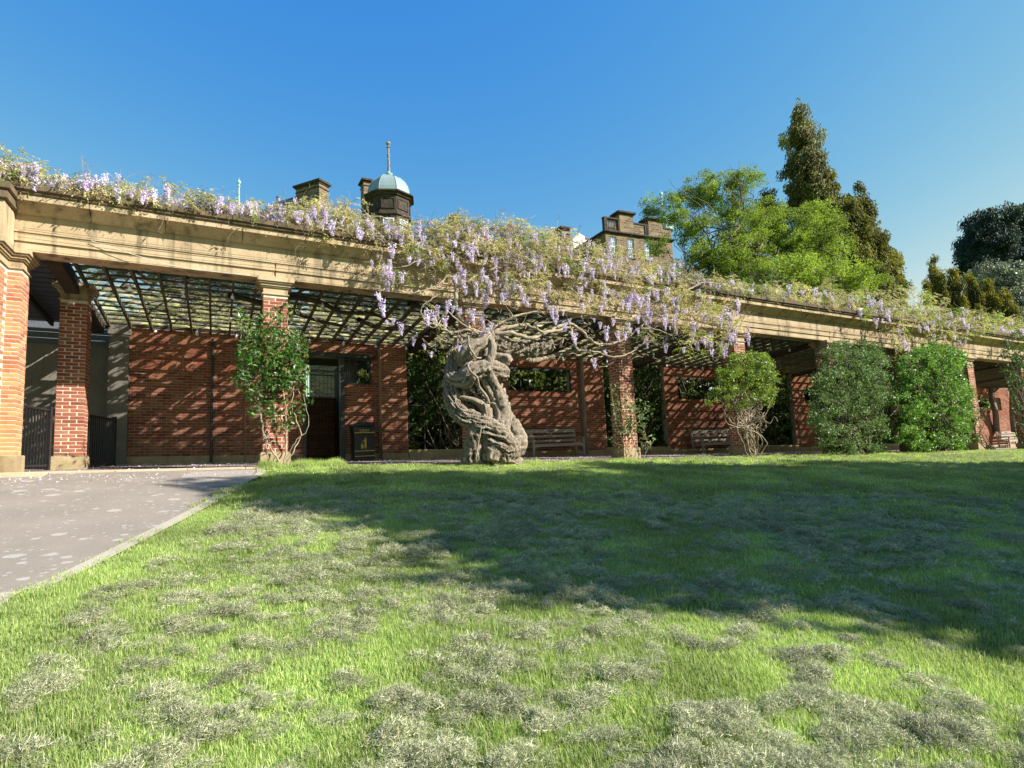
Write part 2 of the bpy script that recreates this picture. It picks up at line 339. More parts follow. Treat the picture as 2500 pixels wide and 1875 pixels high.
def masonry():
    m, n, b = mat('gritstone_masonry', .9, .15)
    tc = n.nodes.new('ShaderNodeTexCoord'); mp = n.nodes.new('ShaderNodeMapping'); mp.inputs['Rotation'].default_value = (math.pi/2, 0, 0)
    n.links.new(tc.outputs['Object'], mp.inputs[0])
    # blocks laid by height and by distance round the wall
    sx = n.nodes.new('ShaderNodeSeparateXYZ'); n.links.new(tc.outputs['Object'], sx.inputs[0])
    cx = n.nodes.new('ShaderNodeCombineXYZ'); n.links.new(mathn(n, 'ADD', sx.outputs[0], sx.outputs[1]), cx.inputs[0]); n.links.new(sx.outputs[2], cx.inputs[1])
    br = N(n, 'ShaderNodeTexBrick', Scale=1., **{'Mortar Size': .03, 'Brick Width': .62, 'Row Height': .27, 'Bias': 0.}); n.links.new(cx.outputs[0], br.inputs['Vector'])
    br.inputs['Color1'].default_value = (.24, .17, .10, 1); br.inputs['Color2'].default_value = (.05, .037, .026, 1); br.inputs['Mortar'].default_value = (.24, .19, .12, 1)
    c = mix(n, .25, br.outputs[0], ramp(n, tex(n, .7, 4), [(.3, (.07, .05, .035)), (.7, (.25, .18, .11))])); n.links.new(c, b.inputs['Base Color'])
    bump(n, b, br.outputs['Fac'], -.5, .03); return m
M['mason'] = masonry()
M['trim'] = plain('blackened_stone', (.055, .043, .034), .9, .15, .5, 2)
M['copper'] = plain('verdigris_copper', (.19, .255, .26), .55, .3, .12, 1.5, .05)
M['coppergreen'] = plain('green_copper', (.34, .52, .45), .6, .3, .1, 3, .05)
M['spirestone'] = plain('finial_stone', (.24, .20, .17), .8, .2, .5, 3)
M['pane'] = plain('window_glass', (.16, .30, .45), .08, .9, .1, 1, 0)
M['earth'] = plain('earth', (.06, .045, .03), 1, .05)
M['petalfall'] = leafmat('fallen_petal', [(.5, .42, .55), (.7, .64, .66), (.4, .3, .55), (.75, .7, .65)], .2, .7, .2)

exec_parts = True
# ================================================================= GROUND
def grid(tv, nv, zoff=0):
    T, NN = np.meshgrid(tv, nv, indexing='ij'); z = G(T, NN)+zoff
    P = O[:2]+T[..., None]*U[:2]+NN[..., None]*V_[:2]; V = np.concatenate([P, z[..., None]], -1).reshape(-1, 3)
    a, b = len(tv), len(nv); i = np.arange(a-1)[:, None]*b; j = np.arange(b-1)[None]
    return V, np.stack([i+j, i+j+b, i+j+b+1, i+j+1], -1).reshape(-1, 4)
tv = np.concatenate([np.linspace(-900, -40, 12), np.linspace(-38, 60, 120), np.linspace(70, 900, 12)])
nv = np.concatenate([np.linspace(-700, -30, 10), np.linspace(-28, -.32, 70), [-.3], np.linspace(6, 60, 20), np.linspace(80, 1200, 10)])
V, Fq = grid(tv, nv, -.012); 
obj_np('lawn', V, Fq, M['lawn'], smooth=True, label='sloping mown lawn of bright spring grass', kind='structure')
PE = np.array([(-2.62, -12.5), (-2.52, -9.5), (-2.4, -7.51), (-2.23, -7.27), (-2.05, -6.89), (-1.74, -5.99), (-1.2, -4.34), (-.65, -2.32), (-.34, -1.38), (-.28, -.8), (-.27, -.31)])
PE = smooth_path(PE, 5)
def ribbon(L, R, z, name, m, **kw):                                      # strip between two (t, n) curves
    k = 14; V = []; 
    for a, b in zip(L, R):
        for i in range(k):
            q = a+(b-a)*i/(k-1); p = O+U*q[0]+V_*q[1]; V.append((p[0], p[1], float(G(q[0], q[1]))+z))
    i = np.arange(len(L)-1)[:, None]*k; j = np.arange(k-1)[None]
    return obj_np(name, np.array(V), np.stack([i+j, i+j+1, i+k+j+1, i+k+j], -1).reshape(-1, 4), m, smooth=True, **kw)
LFT = PE.copy(); LFT[:, 0] = -26
ribbon(LFT, PE-[[.09, 0]], .006, 'path', M['path'], label='grey asphalt path blotched with pale lichen, curving up to the pergola', kind='structure')
ribbon(PE-[[.12, 0]], PE+[[.03, 0]], .016, 'path_edging', M['edge'], label='pale worn edging along the asphalt path', kind='structure')
PT = np.array([(-1.6, -2.6), (-1.62, -2), (-1.6, -1.3), (-1.45, -.72)]); PR = np.array([(-.8, -2.62), (-.62, -2), (-.5, -1.3), (-.42, -.72)])
ribbon(PT, PR, .0105, 'path_patch', M['patch'], label='lighter repaired patch at the top corner of the path', kind='structure')
# stone strip in front of the colonnade and walkway
st = empty('paving_strip', W(-4, -.7, 0), YAW, 'strip of worn buff paving slabs between the asphalt and the colonnade'); st['kind'] = 'structure'
x = -6.
while x < 4.3:
    l = rng.uniform(.75, 1.1); mb = MB(True); mb.box(-l/2, l/2, -.22, .28 if x > -.4 else .38, -.1, .018+rng.uniform(0, .006), .006)
    p = np.array([x+l/2, -.0, 0]); me = mb.mesh('slab', M['slab'])
    put('slab', me, (p[0], -.0+(.12 if x < -.4 else .47), -SL*p[0]), st); x += l+.012
V, Fq = grid(np.linspace(-14, 50, 65), np.array([-.3, 1.5, 3.5, 5.6]), 0)
V[:, 2] += np.tile([.002, .03, .07, .1], 65)
obj_np('walkway', V, Fq, M['walk'], smooth=True, label='pinkish covered walkway strewn with petals under the pergola', kind='structure')

# ================================================================= PIERS AND COLUMNS
BL, BH, BW, CS = .225, .065, .1025, .075
def brickmesh(l, w_, h, m, nm='brick'):
    return MB(True).box(-l/2, l/2, -w_/2, w_/2, -h/2, h/2, .004).mesh(nm, m)
B_A = {k: brickmesh(BL, BW, BH, M[k]) for k in ('brick', 'pbrick', 'wbrick')}
B_B = {k: brickmesh(BW, BL, BH, M[k]) for k in ('brick', 'pbrick', 'wbrick')}
B_H = {k: brickmesh(BW, BW, BH, M[k]) for k in ('brick', 'pbrick', 'wbrick')}
def put_brick(me, x, y, z, root):
    put('brick', me, (x+rng.normal(0, .0012), y+rng.normal(0, .0015), z-SL*x), root)
def capital(mb, w2, z0, z1, cx=0, cy=.24):
    H_ = z1-z0
    for a, b, e in ((0, .08, .025), (.08, .42, .0), (.42, .50, .03), (.50, .64, .055), (.64, .74, .09), (.74, 1, .12)):
        mb.box(cx-w2-e, cx+w2+e, cy-w2-e, cy+w2+e, z0+a*H_, z0+b*H_, .004)
def column(t, n, label, parts=True, ht=3.59):
    root = empty('brick_column', W(t, n, 0), YAW, label, 'column', 'square brick columns of the pergola')
    MB(True).box(-.285, .285, -.045, .525, -.15, .29, .012).box(-.275, .275, -.035, .515, .29, .31, .01).build('plinth', M['plinth'], root)
    MB(True).box(-.2355, .2355, .0045, .4755, .30, ht).build('mortar', M['mortar'], root)
    mb = MB(True); capital(mb, .24, ht, 3.95); mb.build('capital', M['stone'], root)
    n_ = int((ht-.31)/CS); stf = MB(True)
    for k in range(n_):
        z = .31+CS*(k+.5)
        if k % 2 == 0: pcs = [('A', -.1275, .05125), ('A', .1275, .05125), ('A', -.1275, .42875), ('A', .1275, .42875), ('B', -.18875, .24), ('B', .18875, .24)]
        else: pcs = [('B', -.18875, .1125), ('B', .18875, .1125), ('B', -.18875, .3675), ('B', .18875, .3675), ('A', 0, .05125), ('A', 0, .42875)]
        for ty, x, y in pcs:
            if parts: put_brick((B_A if ty == 'A' else B_B)['brick'], x, y, z, root)
            else:
                a, b = (BL/2, BW/2) if ty == 'A' else (BW/2, BL/2); stf.box(x-a, x+a, y-b, y+b, z-BH/2, z+BH/2)
    if not parts: stf.build('brickwork', M['brick'], root, kind='stuff')
    return root
descr = ['brick column behind the leafy glossy climber at the corner of the asphalt path', 'brick column almost hidden behind the giant twisted wisteria trunk',
         'brick column with a sparse climber, right of the first bench', 'brick column wound with bare grey stems under a lime-green bush',
         'brick column behind the large dark rounded bush', 'brick column behind the large bright green bush', 'slender-looking brick column right of the bright green bush',
         'shaded brick column at the right edge of the photo', 'farthest brick column beyond the right edge']
for k in range(9): column(k*BAY, 0, descr[k], parts=k in (0, 1, 2, 3, 6))
column(-3.8, 2.05, 'brick column standing between the two black iron railings', True)
# corner pier, cut by the left edge
root = empty('brick_pier', W(-4.6, 0, 0), YAW, 'stepped red and yellow brick corner pier at the left edge', 'pier')
def L(t): return t+4.6
MB(True).box(L(-5.6), L(-4.435), -.66, .5, -.2, .31, .012).box(L(-4.434), L(-4.145), -.045, .525, -.2, .31, .012).build('plinth', M['plinth'], root)
MB(True).box(L(-5.6), L(-4.3945), -.596, .44, .3, 3.6).box(L(-4.394), L(-4.194), .0045, .4755, .3, 3.6).build('mortar', M['mortar'], root)
HB = brickmesh(.2, BW, BH, M['pbrick'])
for k in range(int(3.28/CS)):
    z = .31+CS*(k+.5)
    if k % 2 == 0:
        put_brick(HB, L(-4.29), .05125, z, root); put_brick(B_B['pbrick'], L(-4.24), .225, z, root)
        put_brick(B_H['pbrick'], L(-4.24), .42, z, root)
        ys = [-.5, -.2625]
    else:
        put_brick(B_B['pbrick'], L(-4.24), .1125, z, root); put_brick(B_H['pbrick'], L(-4.345), .05125, z, root); put_brick(B_B['pbrick'], L(-4.24), .35, z, root)
        ys = [-.38, -.1425]
    for y in ys: put_brick(B_B['pbrick'], L(-4.44), y, z, root)
mb = MB(True); Hc = .36
for a, b, e in ((0, .08, .025), (.08, .42, .0), (.42, .50, .03), (.50, .64, .055), (.64, .74, .09), (.74, 1, .12)):
    mb.box(L(-5.7), L(-4.39)+e, -.6-e, .5, 3.59+a*Hc, 3.59+b*Hc, .004).box(L(-4.40), L(-4.19)+e, -e, .48+e, 3.59+a*Hc+.001, 3.59+b*Hc-.001, .004)
mb.build('capital', M['stone'], root)
MB(True).box(L(-5.7), L(-4.33), -.60, .5, 3.952, 4.62, .01).build('block', M['stone'], root)
mb = MB(True); mb.box(L(-5.7), L(-4.28), -.66, .5, 4.62, 4.78, .02).box(L(-5.7), L(-4.24), -.70, .5, 4.78, 4.92, .02); mb.build('cornice_block', M['stone_dark'], root)

# ================================================================= ENTABLATURE
ent = empty('stone_beam', W(0, 0, 3.95), YAW, 'long moulded sandstone beam carried by the brick columns', 'beam')
def prism(x0, x1, prof, m, name):                                  # profile in (n, h), front first
    prof = np.array(prof, float); k = len(prof); V = np.array([(x, a, b) for x in (x0, x1) for a, b in prof])
    mb = MB(True); Fq = [(i, (i+1) % k, k+(i+1) % k, k+i) for i in range(k)]
    mb.raw(V, np.array(Fq)[:, ::-1])
    c0 = [(0, i+1, i) for i in range(1, k-1)]; c1 = [(k, k+i, k+i+1) for i in range(1, k-1)]
    mb.t.append(np.array(c0+c1)); return mb.build(name, m, ent)
# architrave blocks, joints over the columns
edges = [-4.33]+[k*BAY for k in range(0, 10)]
for a, b in zip(edges, edges[1:]):
    g = .004
    if True: prism(a+g, b-g, [(0.03, .0), (.03, .17), (.0, .172), (.0, .33), (-.02, .332), (-.02, .36), (.49, .36), (.49, 0)], M['stone'], 'architrave_block')
x = -4.33
while x < 9.9*BAY-4:
    l = rng.uniform(1.6, 2.3); prism(x+.003, x+l-.003, [(.01, .364), (.01, .66), (.48, .66), (.48, .364)], M['stone'], 'frieze_block'); x += l
x = -4.33
while x < 9.9*BAY-4:
    l = rng.uniform(1.05, 1.6); g = .004
    prism(x+g, x+l-g, [(0, .664), (-.06, .69), (-.09, .74), (-.16, .80), (-.22, .83), (-.26, .84), (-.26, .94), (.5, .94), (.5, .664)], M['stone'], 'cornice_block'); x += l
x = -4.33
while x < 9.9*BAY-4:
    l = rng.uniform(1.2, 2.2); g = .006; j = rng.uniform(-.012, .012)
    prism(x+g, x+l-g, [(-.285+j, .945), (-.30+j, .965), (-.30+j, 1.0), (-.34+j, 1.02), (-.345+j, 1.12), (-.25, 1.15), (.5, 1.15), (.5, .945)], M['stone_dark'], 'coping_block'); x += l
# wires along the frieze
wr = empty('trellis_wires', W(0, 0, 4.2), YAW, 'thin dark wires strung along the face of the stone beam', 'wires')
for h, d, sag in ((.36, .055, .02), (.40, .05, .01), (.30, .06, .03), (.12, .05, .015)):
    xs = np.linspace(-4.2, 38, 120); P = np.stack([xs, np.full_like(xs, -d), h-.25+.0*xs-sag*np.abs(np.sin((xs+4.2)/2.27*math.pi/2))], -1)
    MB(True).tube(P, .0035, 4, False).build('wire', M['cable'], wr)
P = smooth_path([(-3.2, -.05, .06), (-2.6, -.08, -.1), (-1.9, -.1, -.25), (-1.1, -.08, -.27), (-.5, -.06, -.25)], 6)
MB(True).tube(P, .006, 5).build('wire', M['wirelight'], wr, label='pale loose wire sagging below the beam')

# ================================================================= PERGOLA ROOF
def jh(n): return 3.97-.35*(n-.5)/4.5
rf = empty('pergola_roof', W(0, 0, 0), YAW, 'overhead timber lattice with mossy glazing between the beam and the back wall', 'roof')
def jmesh(w_, d, nm, m):
    mb = MB(True); V = np.array([(sx*w_/2, n_, jh(n_)+dz) for n_ in (.48, 5.12) for sx, dz in ((-1, 0), (1, 0), (1, d), (-1, d))]); mb.raw(V, BOXF); return mb.mesh(nm, m)
JM = jmesh(.045, .10, 'joist', M['batten']); RMb = jmesh(.22, .26, 'main_beam', M['timber'])
x = -3.56; js = []
while x < 41: js.append(x); x += .463
for i, x in enumerate(js): put('joist', JM, (x, 0, -SL*x), rf)
for k in range(0, 9): put('main_beam', RMb, (k*BAY-.0, .001, -SL*k*BAY-.10), rf)
put('main_beam', jmesh(.24, .30, 'main_beam', M['timber']), (-3.83, .001, SL*3.83-.12), rf)
NB = 13; stf = MB(True)
for k in range(NB):
    n_ = .62+k*.355; z = jh(n_)+.102
    for b in range(9):
        x0 = -3.7+b*BAY*1.1; x1 = x0+BAY*1.1-.01
        if b < 5: MB(True).box(x0, x1, n_-.034, n_+.034, z, z+.028).build('batten', M['batten'], rf)
        else: stf.box(x0, x1, n_-.034, n_+.034, z, z+.028)
stf.build('far_battens', M['batten'], rf, kind='stuff')
pm = MB(True); V = np.array([(sx*.228, n_, jh(n_)+.134+dz) for n_ in (.5, 5.1) for sx, dz in ((-1, 0), (1, 0), (1, .006), (-1, .006))]); pm.raw(V, BOXF); PM = pm.mesh('pane', M['glass'])
for x in js[:-1]: put('pane', PM, (x+.2315, 0, -SL*(x+.2315)), rf)
# dark boarded roof to the left of the main beam
lr = empty('boarded_roof', W(-8, 2.8, 3.9), YAW, 'dark boarded roof over the left entrance behind the corner pier', 'roof')
for k in range(16):
    MB(True).box(-5, 4.0, -2.3+k*.31, -2.3+k*.31+.30, .22-.35*(k/15.), .25-.35*(k/15.)).build('board', M['slate'], lr)
for x in (-1.5, .4, 2.1, 3.2): MB(True).obox((x, -2.3, .1), (x, 2.4, -.22), .06, .14).build('joist', M['timber'], lr)
for k in range(6): MB(True).box(-6, 4.5, 2.80+k*.004, 2.83+k*.004, -.68+k*.16, -.53+k*.16).build('fascia_board', M['slate'], lr)

# ================================================================= BACK WALL
WN = 5.
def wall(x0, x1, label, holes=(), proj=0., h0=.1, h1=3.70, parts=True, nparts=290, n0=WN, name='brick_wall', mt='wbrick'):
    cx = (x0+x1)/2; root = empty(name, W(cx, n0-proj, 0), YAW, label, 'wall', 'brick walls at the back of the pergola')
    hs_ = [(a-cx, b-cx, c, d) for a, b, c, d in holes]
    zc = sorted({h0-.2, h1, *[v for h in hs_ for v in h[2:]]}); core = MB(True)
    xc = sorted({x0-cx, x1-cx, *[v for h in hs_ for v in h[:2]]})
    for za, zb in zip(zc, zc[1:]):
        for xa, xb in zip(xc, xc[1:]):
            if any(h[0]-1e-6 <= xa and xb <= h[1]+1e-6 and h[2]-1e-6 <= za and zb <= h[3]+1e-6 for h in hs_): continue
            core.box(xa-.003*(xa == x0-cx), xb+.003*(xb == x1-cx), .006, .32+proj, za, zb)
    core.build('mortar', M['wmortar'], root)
    stf = MB(True); cnt = 0; full = []
    plh = .30
    mbp = MB(True); xs = [(x0-cx, x1-cx)]
    for h in hs_:
        if h[2] < .2: xs = [(x0-cx, h[0]), (h[1], x1-cx)]
    for a, b in xs: mbp.box(a, b, -.012, .1, h0-.2, h0+plh-.1, .006)
    mbp.build('plinth', M['plinth'], root)
    nk = int((h1-h0-plh+.1)/CS)
    for k in range(nk):
        z = h0+plh-.1+CS*(k+.5); x = x0-cx-(0 if k % 2 else BL/2)
        while x < x1-cx-.02:
            segs = [(max(x, x0-cx)+.005, min(x+BL+.01, x1-cx)-.005)]
            for h in hs_:
                if h[2] < z < h[3]:
                    ns = []
                    for a, b in segs:
                        if b <= h[0] or a >= h[1]: ns.append((a, b))
                        else:
                            if a < h[0]-.03: ns.append((a, h[0]))
                            if b > h[1]+.03: ns.append((h[1], b))
                    segs = ns
            for a, b in segs:
                if b-a < .03: continue
                if abs(b-a-BL) < .002: full.append(((a+b)/2, z))
                else: stf.box(a, b, rng.uniform(-.002, .002), .09, z-BH/2, z+BH/2)
            x += BL+.01
    full.sort(key=lambda q: abs(q[1]-1.4)+.2*abs(q[0]))
    for i, (x, z) in enumerate(full):
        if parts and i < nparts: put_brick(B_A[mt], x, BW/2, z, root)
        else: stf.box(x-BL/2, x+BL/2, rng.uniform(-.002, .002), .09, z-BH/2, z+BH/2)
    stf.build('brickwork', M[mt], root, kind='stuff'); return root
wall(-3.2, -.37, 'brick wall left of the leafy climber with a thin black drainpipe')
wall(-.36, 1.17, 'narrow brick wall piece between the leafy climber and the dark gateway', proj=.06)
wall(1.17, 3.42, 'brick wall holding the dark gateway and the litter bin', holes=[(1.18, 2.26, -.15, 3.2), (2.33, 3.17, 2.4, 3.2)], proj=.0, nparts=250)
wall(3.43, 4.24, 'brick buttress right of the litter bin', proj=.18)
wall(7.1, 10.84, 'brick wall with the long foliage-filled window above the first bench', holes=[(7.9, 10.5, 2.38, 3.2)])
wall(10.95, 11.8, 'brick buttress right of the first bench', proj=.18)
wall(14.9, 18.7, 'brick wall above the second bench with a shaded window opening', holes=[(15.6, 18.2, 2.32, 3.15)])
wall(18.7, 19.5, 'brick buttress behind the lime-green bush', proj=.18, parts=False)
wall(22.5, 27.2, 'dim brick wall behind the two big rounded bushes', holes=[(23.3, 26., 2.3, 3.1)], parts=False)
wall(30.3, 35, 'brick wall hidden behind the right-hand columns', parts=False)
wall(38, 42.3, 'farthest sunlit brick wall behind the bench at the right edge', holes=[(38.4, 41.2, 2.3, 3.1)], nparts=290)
MB(True).tube([(0, 0, .1), (0, 0, 3.5)], .035, 8).build('drainpipe', M['iron'], None, loc=W(-1.2, 4.93, 0), label='thin black drainpipe on the left brick wall', cat='pipe')
# rendered wall and stone pilaster on the left
MB().box(-4.6, 4.75, 0, .3, -.3, 3.25, .01).build('rendered_wall', M['render'], None, loc=W(-8.25, 5.62, 0), label='plain grey rendered wall behind the black railings', cat='wall').rotation_euler = (0, 0, YAW)
pl = MB(True).box(-.2, .24, 0, .5, -.1, 3.45, .01).box(-.23, .27, -.03, .5, 3.45, 3.7, .01).box(-.24, .24, -.04, .5, -.1, .0, .01)
p_ = pl.build('stone_pilaster', M['render'], None, loc=W(-3.36, 4.9, 0), label='buff stone pilaster at the left end of the brick wall', cat='pilaster'); p_.rotation_euler = (0, 0, YAW)
# gateway frame, window grilles
gf = empty('gateway_frame', W(1.72, 4.9, 0), YAW, 'black iron frame of the gateway with a transom bar', 'gate frame')
for nm, a in (('post', (-.56, -.48, 0, .1, 0, 3.22)), ('post', (.50, .62, 0, .1, 0, 3.22)), ('lintel', (-.6, 1.56, -.03, .12, 3.2, 3.32)), ('transom', (-.48, .5, .02, .06, 2.72, 2.78))):
    MB(True).box(*a).build(nm, M['iron'], gf)
wg = empty('window_grille', W(2.75, 4.98, 2.8), YAW, 'small barred window right of the dark gateway', 'window')
MB(True).box(-.42, -.39, 0, .06, -.4, .4).box(.39, .42, 0, .06, -.4, .4).box(-.39, .39, 0, .06, .37, .4).box(-.39, .39, 0, .06, -.4, -.37).build('frame', M['iron'], wg)
for i in range(12): MB(True).box(-.36+i*.065, -.348+i*.065, .02, .035, -.37, .37).build('bar', M['iron'], wg)
for c, a, b, z0, z1, lab in ((9.2, -1.3, 1.3, 2.38, 3.2, 'dark iron frame of the window above the first bench'), (16.9, -1.3, 1.3, 2.32, 3.15, 'dark iron frame of the window above the second bench')):
    f = empty('window_frame', W(c, 5.02, 0), YAW, lab, 'window')
    MB(True).box(a, a+.04, 0, .06, z0, z1).box(b-.04, b, 0, .06, z0, z1).build('jamb', M['iron'], f)
    MB(True).box(a-.1, b+.1, -.03, .07, z1-.05, z1+.03).build('head', M['iron'], f)
    for i in range(1, 5): MB(True).box(a+i*(b-a)/5-.012, a+i*(b-a)/5+.012, .02, .04, z0, z1-.05).build('bar', M['iron'], f)
# beyond the gateway
MB(True).box(-1.2, 1.6, 0, 2.6, 0, .15).build('passage_shade_slab', M['render'], None, loc=W(1.9, 5.34, 3.38), label='added concrete slab keeping the passage behind the gateway dark', cat='roof').rotation_euler = (0, 0, YAW)  # added slab, blocks sun and sky so the opening reads dark
MB(True).box(0, .2, 0, 2.8, -.2, 3.3).build('passage_shade_wall', M['timber'], None, loc=W(2.62, 5.36, 0), label='added dark side wall keeping daylight out of the passage behind the gateway', cat='wall').rotation_euler = (0, 0, YAW)  # added with the slab, dark coloured to hold the passage in shade
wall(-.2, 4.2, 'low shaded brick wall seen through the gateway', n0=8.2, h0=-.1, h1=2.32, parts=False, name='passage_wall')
fe = empty('iron_fence', W(2, 9, 2.4), YAW, 'thin iron railings on the bank behind the gateway', 'railings')
for i in range(30): MB(True).box(-2+i*.14, -1.985+i*.14, 0, .015, -.3, 1.1).build('bar', M['iron'], fe)
MB(True).box(-2.1, 2.3, 0, .03, .78, .82).build('rail', M['iron'], fe); MB(True).box(-2.1, 2.3, 0, .03, -.1, -.06).build('rail', M['iron'], fe)
bb = empty('blue_bin', W(2.35, 12.2, 1.22), YAW, 'bright blue rounded lid seen through the gateway', 'bin')
MB().box(-.5, .5, -.4, .4, -.8, 1.05, .03).build('body', M['bluepaint'], bb)
MB().lathe([(.02, .42), (.2, .38), (.42, .25), (.62, .05), (.64, 0), (.02, -.01)], 16, (0, 0, 1.05)).build('lid', M['bluepaint'], bb)
# black railings at the left
def railing(n0, n1, t, label, ht=1.22):
    r = empty('iron_railing', W(t, n0, 0), YAW-.17, label, 'railing', 'black iron railings by the left entrance')
    Ln = n1-n0; k = int(Ln/.115)
    for i in range(k+1):
        y = i*Ln/k; MB(True).box(-.011, .011, y-.011, y+.011, .06, ht).build('bar', M['iron'], r)
    MB(True).box(-.02, .02, 0, Ln, ht-.03, ht+.01).build('rail', M['iron'], r); MB(True).box(-.02, .02, 0, Ln, .1, .14).build('rail', M['iron'], r)
    MB(True).box(-.04, .04, Ln-.05, Ln+.03, -.02, ht+.06).build('post', M['iron'], r)
railing(.55, 1.62, -4.22, 'black iron railing between the corner pier and the next column')
railing(2.52, 4.2, -3.58, 'short black iron railing between the column and the stone pilaster', 1.2)

# ================================================================= planters / trellis
def trellis(x0, x1, lab):
    c = (x0+x1)/2; r = empty('trellis', W(c, 5.15, 0), YAW, lab, 'trellis')
    for i in range(6):
        x = x0-c+.1+i*(x1-x0-.2)/5; MB(True).box(x-.02, x+.02, 0, .04, .1, 3.5).build('upright', M['timber'], r)
    for z in (.6, 1.2, 1.8, 2.4, 3.0, 3.5): MB(True).box(x0-c, x1-c, -.02, 0, z, z+.025).build('rail', M['timber'], r)
def kerb(x0, x1, lab):
    c = (x0+x1)/2; r = empty('kerb', W(c, 4.9, 0), YAW, lab, 'kerb'); x = x0-c
    while x < x1-c-.01:
        l = min(1., x1-c-x); MB(True).box(x+.004, x+l-.004, 0, .16, -.1, .4, .012).build('kerbstone', M['plinth'], r); x += l
TB = [(4.28, 7.08), (11.85, 14.88), (19.5, 22.48), (27.3, 30.25), (35.1, 37.9)]
names = ['left of the wisteria trunk', 'behind the sparse climber', 'right of the lime-green bush', 'behind the far columns', 'near the right edge']
for (a, b), s in zip(TB, names):
    trellis(a, b, 'dark timber trellis in the planted bay '+s); kerb(a, b, 'low stone kerb of the planted bay '+s)
MB(True).box(-1.4, 1.4, 0, 2, -.3, .34).build('planter_soil', M['earth'], None, loc=W(5.68, 5.1, 0), label='dark soil behind the first planter kerb', kind='structure').rotation_euler = (0, 0, YAW)

# ================================================================= benches, bin
def bench(t, lab):
    r = empty('park_bench', W(t, 4.15, .08), YAW, lab, 'bench', 'weathered wooden benches under the pergola'); m = M['bench']; hw = 1.03
    for sx in (-1, 1):
        x = sx*(hw-.03)
        mb = MB(); mb.raw([(x-.03, .50, 0), (x+.03, .50, 0), (x+.03, .57, 0), (x-.03, .57, 0), (x-.03, .58, .98), (x+.03, .58, .98), (x+.03, .63, .98), (x-.03, .63, .98)], BOXF)
        mb.build('leg', m, r); MB().box(x-.03, x+.03, 0, .065, 0, .62, .004).build('leg', m, r)
        MB().box(x-.035, x+.035, -.03, .55, .62, .655, .01).build('armrest', m, r)
        MB().box(x-.02, x+.02, .065, .5, .14, .18).box(x-.02, x+.02, .065, .5, .36, .42).build('side_rail', m, r)
        mb = MB(); a0 = x-sx*.03
        V = [(a0, .01, .26), (a0-sx*.05, .01, .34), (a0-sx*.16, .01, .37), (a0, .01, .37)]
        V = np.array(V+[(p[0], .045, p[2]) for p in V]); mb.raw(V, [(0, 1, 2, 3), (7, 6, 5, 4), (0, 4, 5, 1), (1, 5, 6, 2), (2, 6, 7, 3), (3, 7, 4, 0)]); mb.build('brace', m, r)
    MB().box(-hw+.06, hw-.06, .005, .04, .36, .44, .004).build('seat_rail', m, r)
    for i in range(5): MB().box(-hw+.06, hw-.06, .03+i*.095, .11+i*.095, .44, .462, .004).build('seat_slat', m, r)
    for z0, z1 in ((.84, .965), (.68, .765), (.52, .60)):
        y = .505+.06*z0+.0; MB().box(-hw+.06, hw-.06, y, y+.03, z0, z1, .005).build('back_rail', m, r)
    MB().box(-.11, .11, .548, .556, .885, .925).build('plaque', M['timber'], r)
bench(9.33, 'weathered wooden bench under the long window right of the wisteria trunk'); bench(16.9, 'wooden bench partly hidden by the column wound with bare stems'); bench(40.6, 'small far wooden bench at the right edge beyond the last column')
bn = empty('litter_bin', W(2.79, 4.35, .1), YAW, 'black litter bin with gold bands, emblem and domed top', 'litter bin'); m = M['binblack']
MB().box(-.29, .29, 0, .5, .0, .80, .02).build('body', m, bn)
MB().box(-.31, .31, -.02, .52, .0, .06, .01).build('base', m, bn)
mb = MB()
for sx in (-1, 1): mb.box(min(sx*.31, sx*.19), max(sx*.31, sx*.19), -.02, .52, .80, 1.0, .01)
mb.box(-.19, .19, .2, .5, .80, 1.0); mb.build('hood_side', m, bn)
mb = MB(); a = np.linspace(0, math.pi, 13); pr = [(-.33*math.cos(x), 1.0+.12*math.sin(x)**.8) for x in a]; k = len(pr)
Vv = np.array([(x, y, z) for y in (-.03, .53) for x, z in pr]); mb.raw(Vv, [(i, i+1, k+i+1, k+i) for i in range(k-1)]+[(0, k, 2*k-1, k-1)])
mb.t.append(np.array([(0, i, i+1) for i in range(1, k-1)]+[(k, k+i+1, k+i) for i in range(1, k-1)])); mb.build('domed_top', m, bn, smooth=False)
for z in (.79, .26, .11): MB().box(-.296, .296, -.0245, -.001, z, z+.022).build('gold_band', M['gold'], bn)
cu = bpy.data.curves.new('lettering', 'FONT'); cu.body = 'Litter'; cu.size = .13; cu.align_x = 'CENTER'; cu.extrude = .002
to = bpy.data.objects.new('lettering', cu); link(to); dg = bpy.context.evaluated_depsgraph_get(); me = bpy.data.meshes.new_from_object(to.evaluated_get(dg)); bpy.data.objects.remove(to)
me.materials.clear(); me.materials.append(M['gold']); put('lettering', me, (0, -.024, .835), bn, (math.pi/2, 0, 0))
MB().box(-.19, .19, -.0215, -.0, .80, .97).build('letter_board', m, bn)
mb = MB()                                            # figure dropping litter into a basket
mb.lathe([(.0, -.003), (.018, -.002), (.018, .002), (0, .003)], 12, (0, 0, 0)); Hd = mb
fig = MB(); y0, y1 = -.006, -.001
for pts in ([(.0, .5), (.05, .5), (.055, .62), (-.0, .62)], [(0, .36), (.022, .36), (.026, .5), (0, .5)], [(.03, .36), (.052, .36), (.05, .5), (.028, .5)], [(-.06, .55), (-.055, .575), (.0, .615), (.0, .59)],
            [(-.10, .36), (-.035, .36), (-.028, .47), (-.108, .47)], [(-.085, .49), (-.065, .49), (-.062, .525), (-.088, .525)]):
    P4 = np.array([(x, y0, z-.02) for x, z in pts]+[(x, y1, z-.02) for x, z in pts]); fig.raw(P4, [(0, 1, 2, 3), (7, 6, 5, 4), (0, 4, 5, 1), (1, 5, 6, 2), (2, 6, 7, 3), (3, 7, 4, 0)])
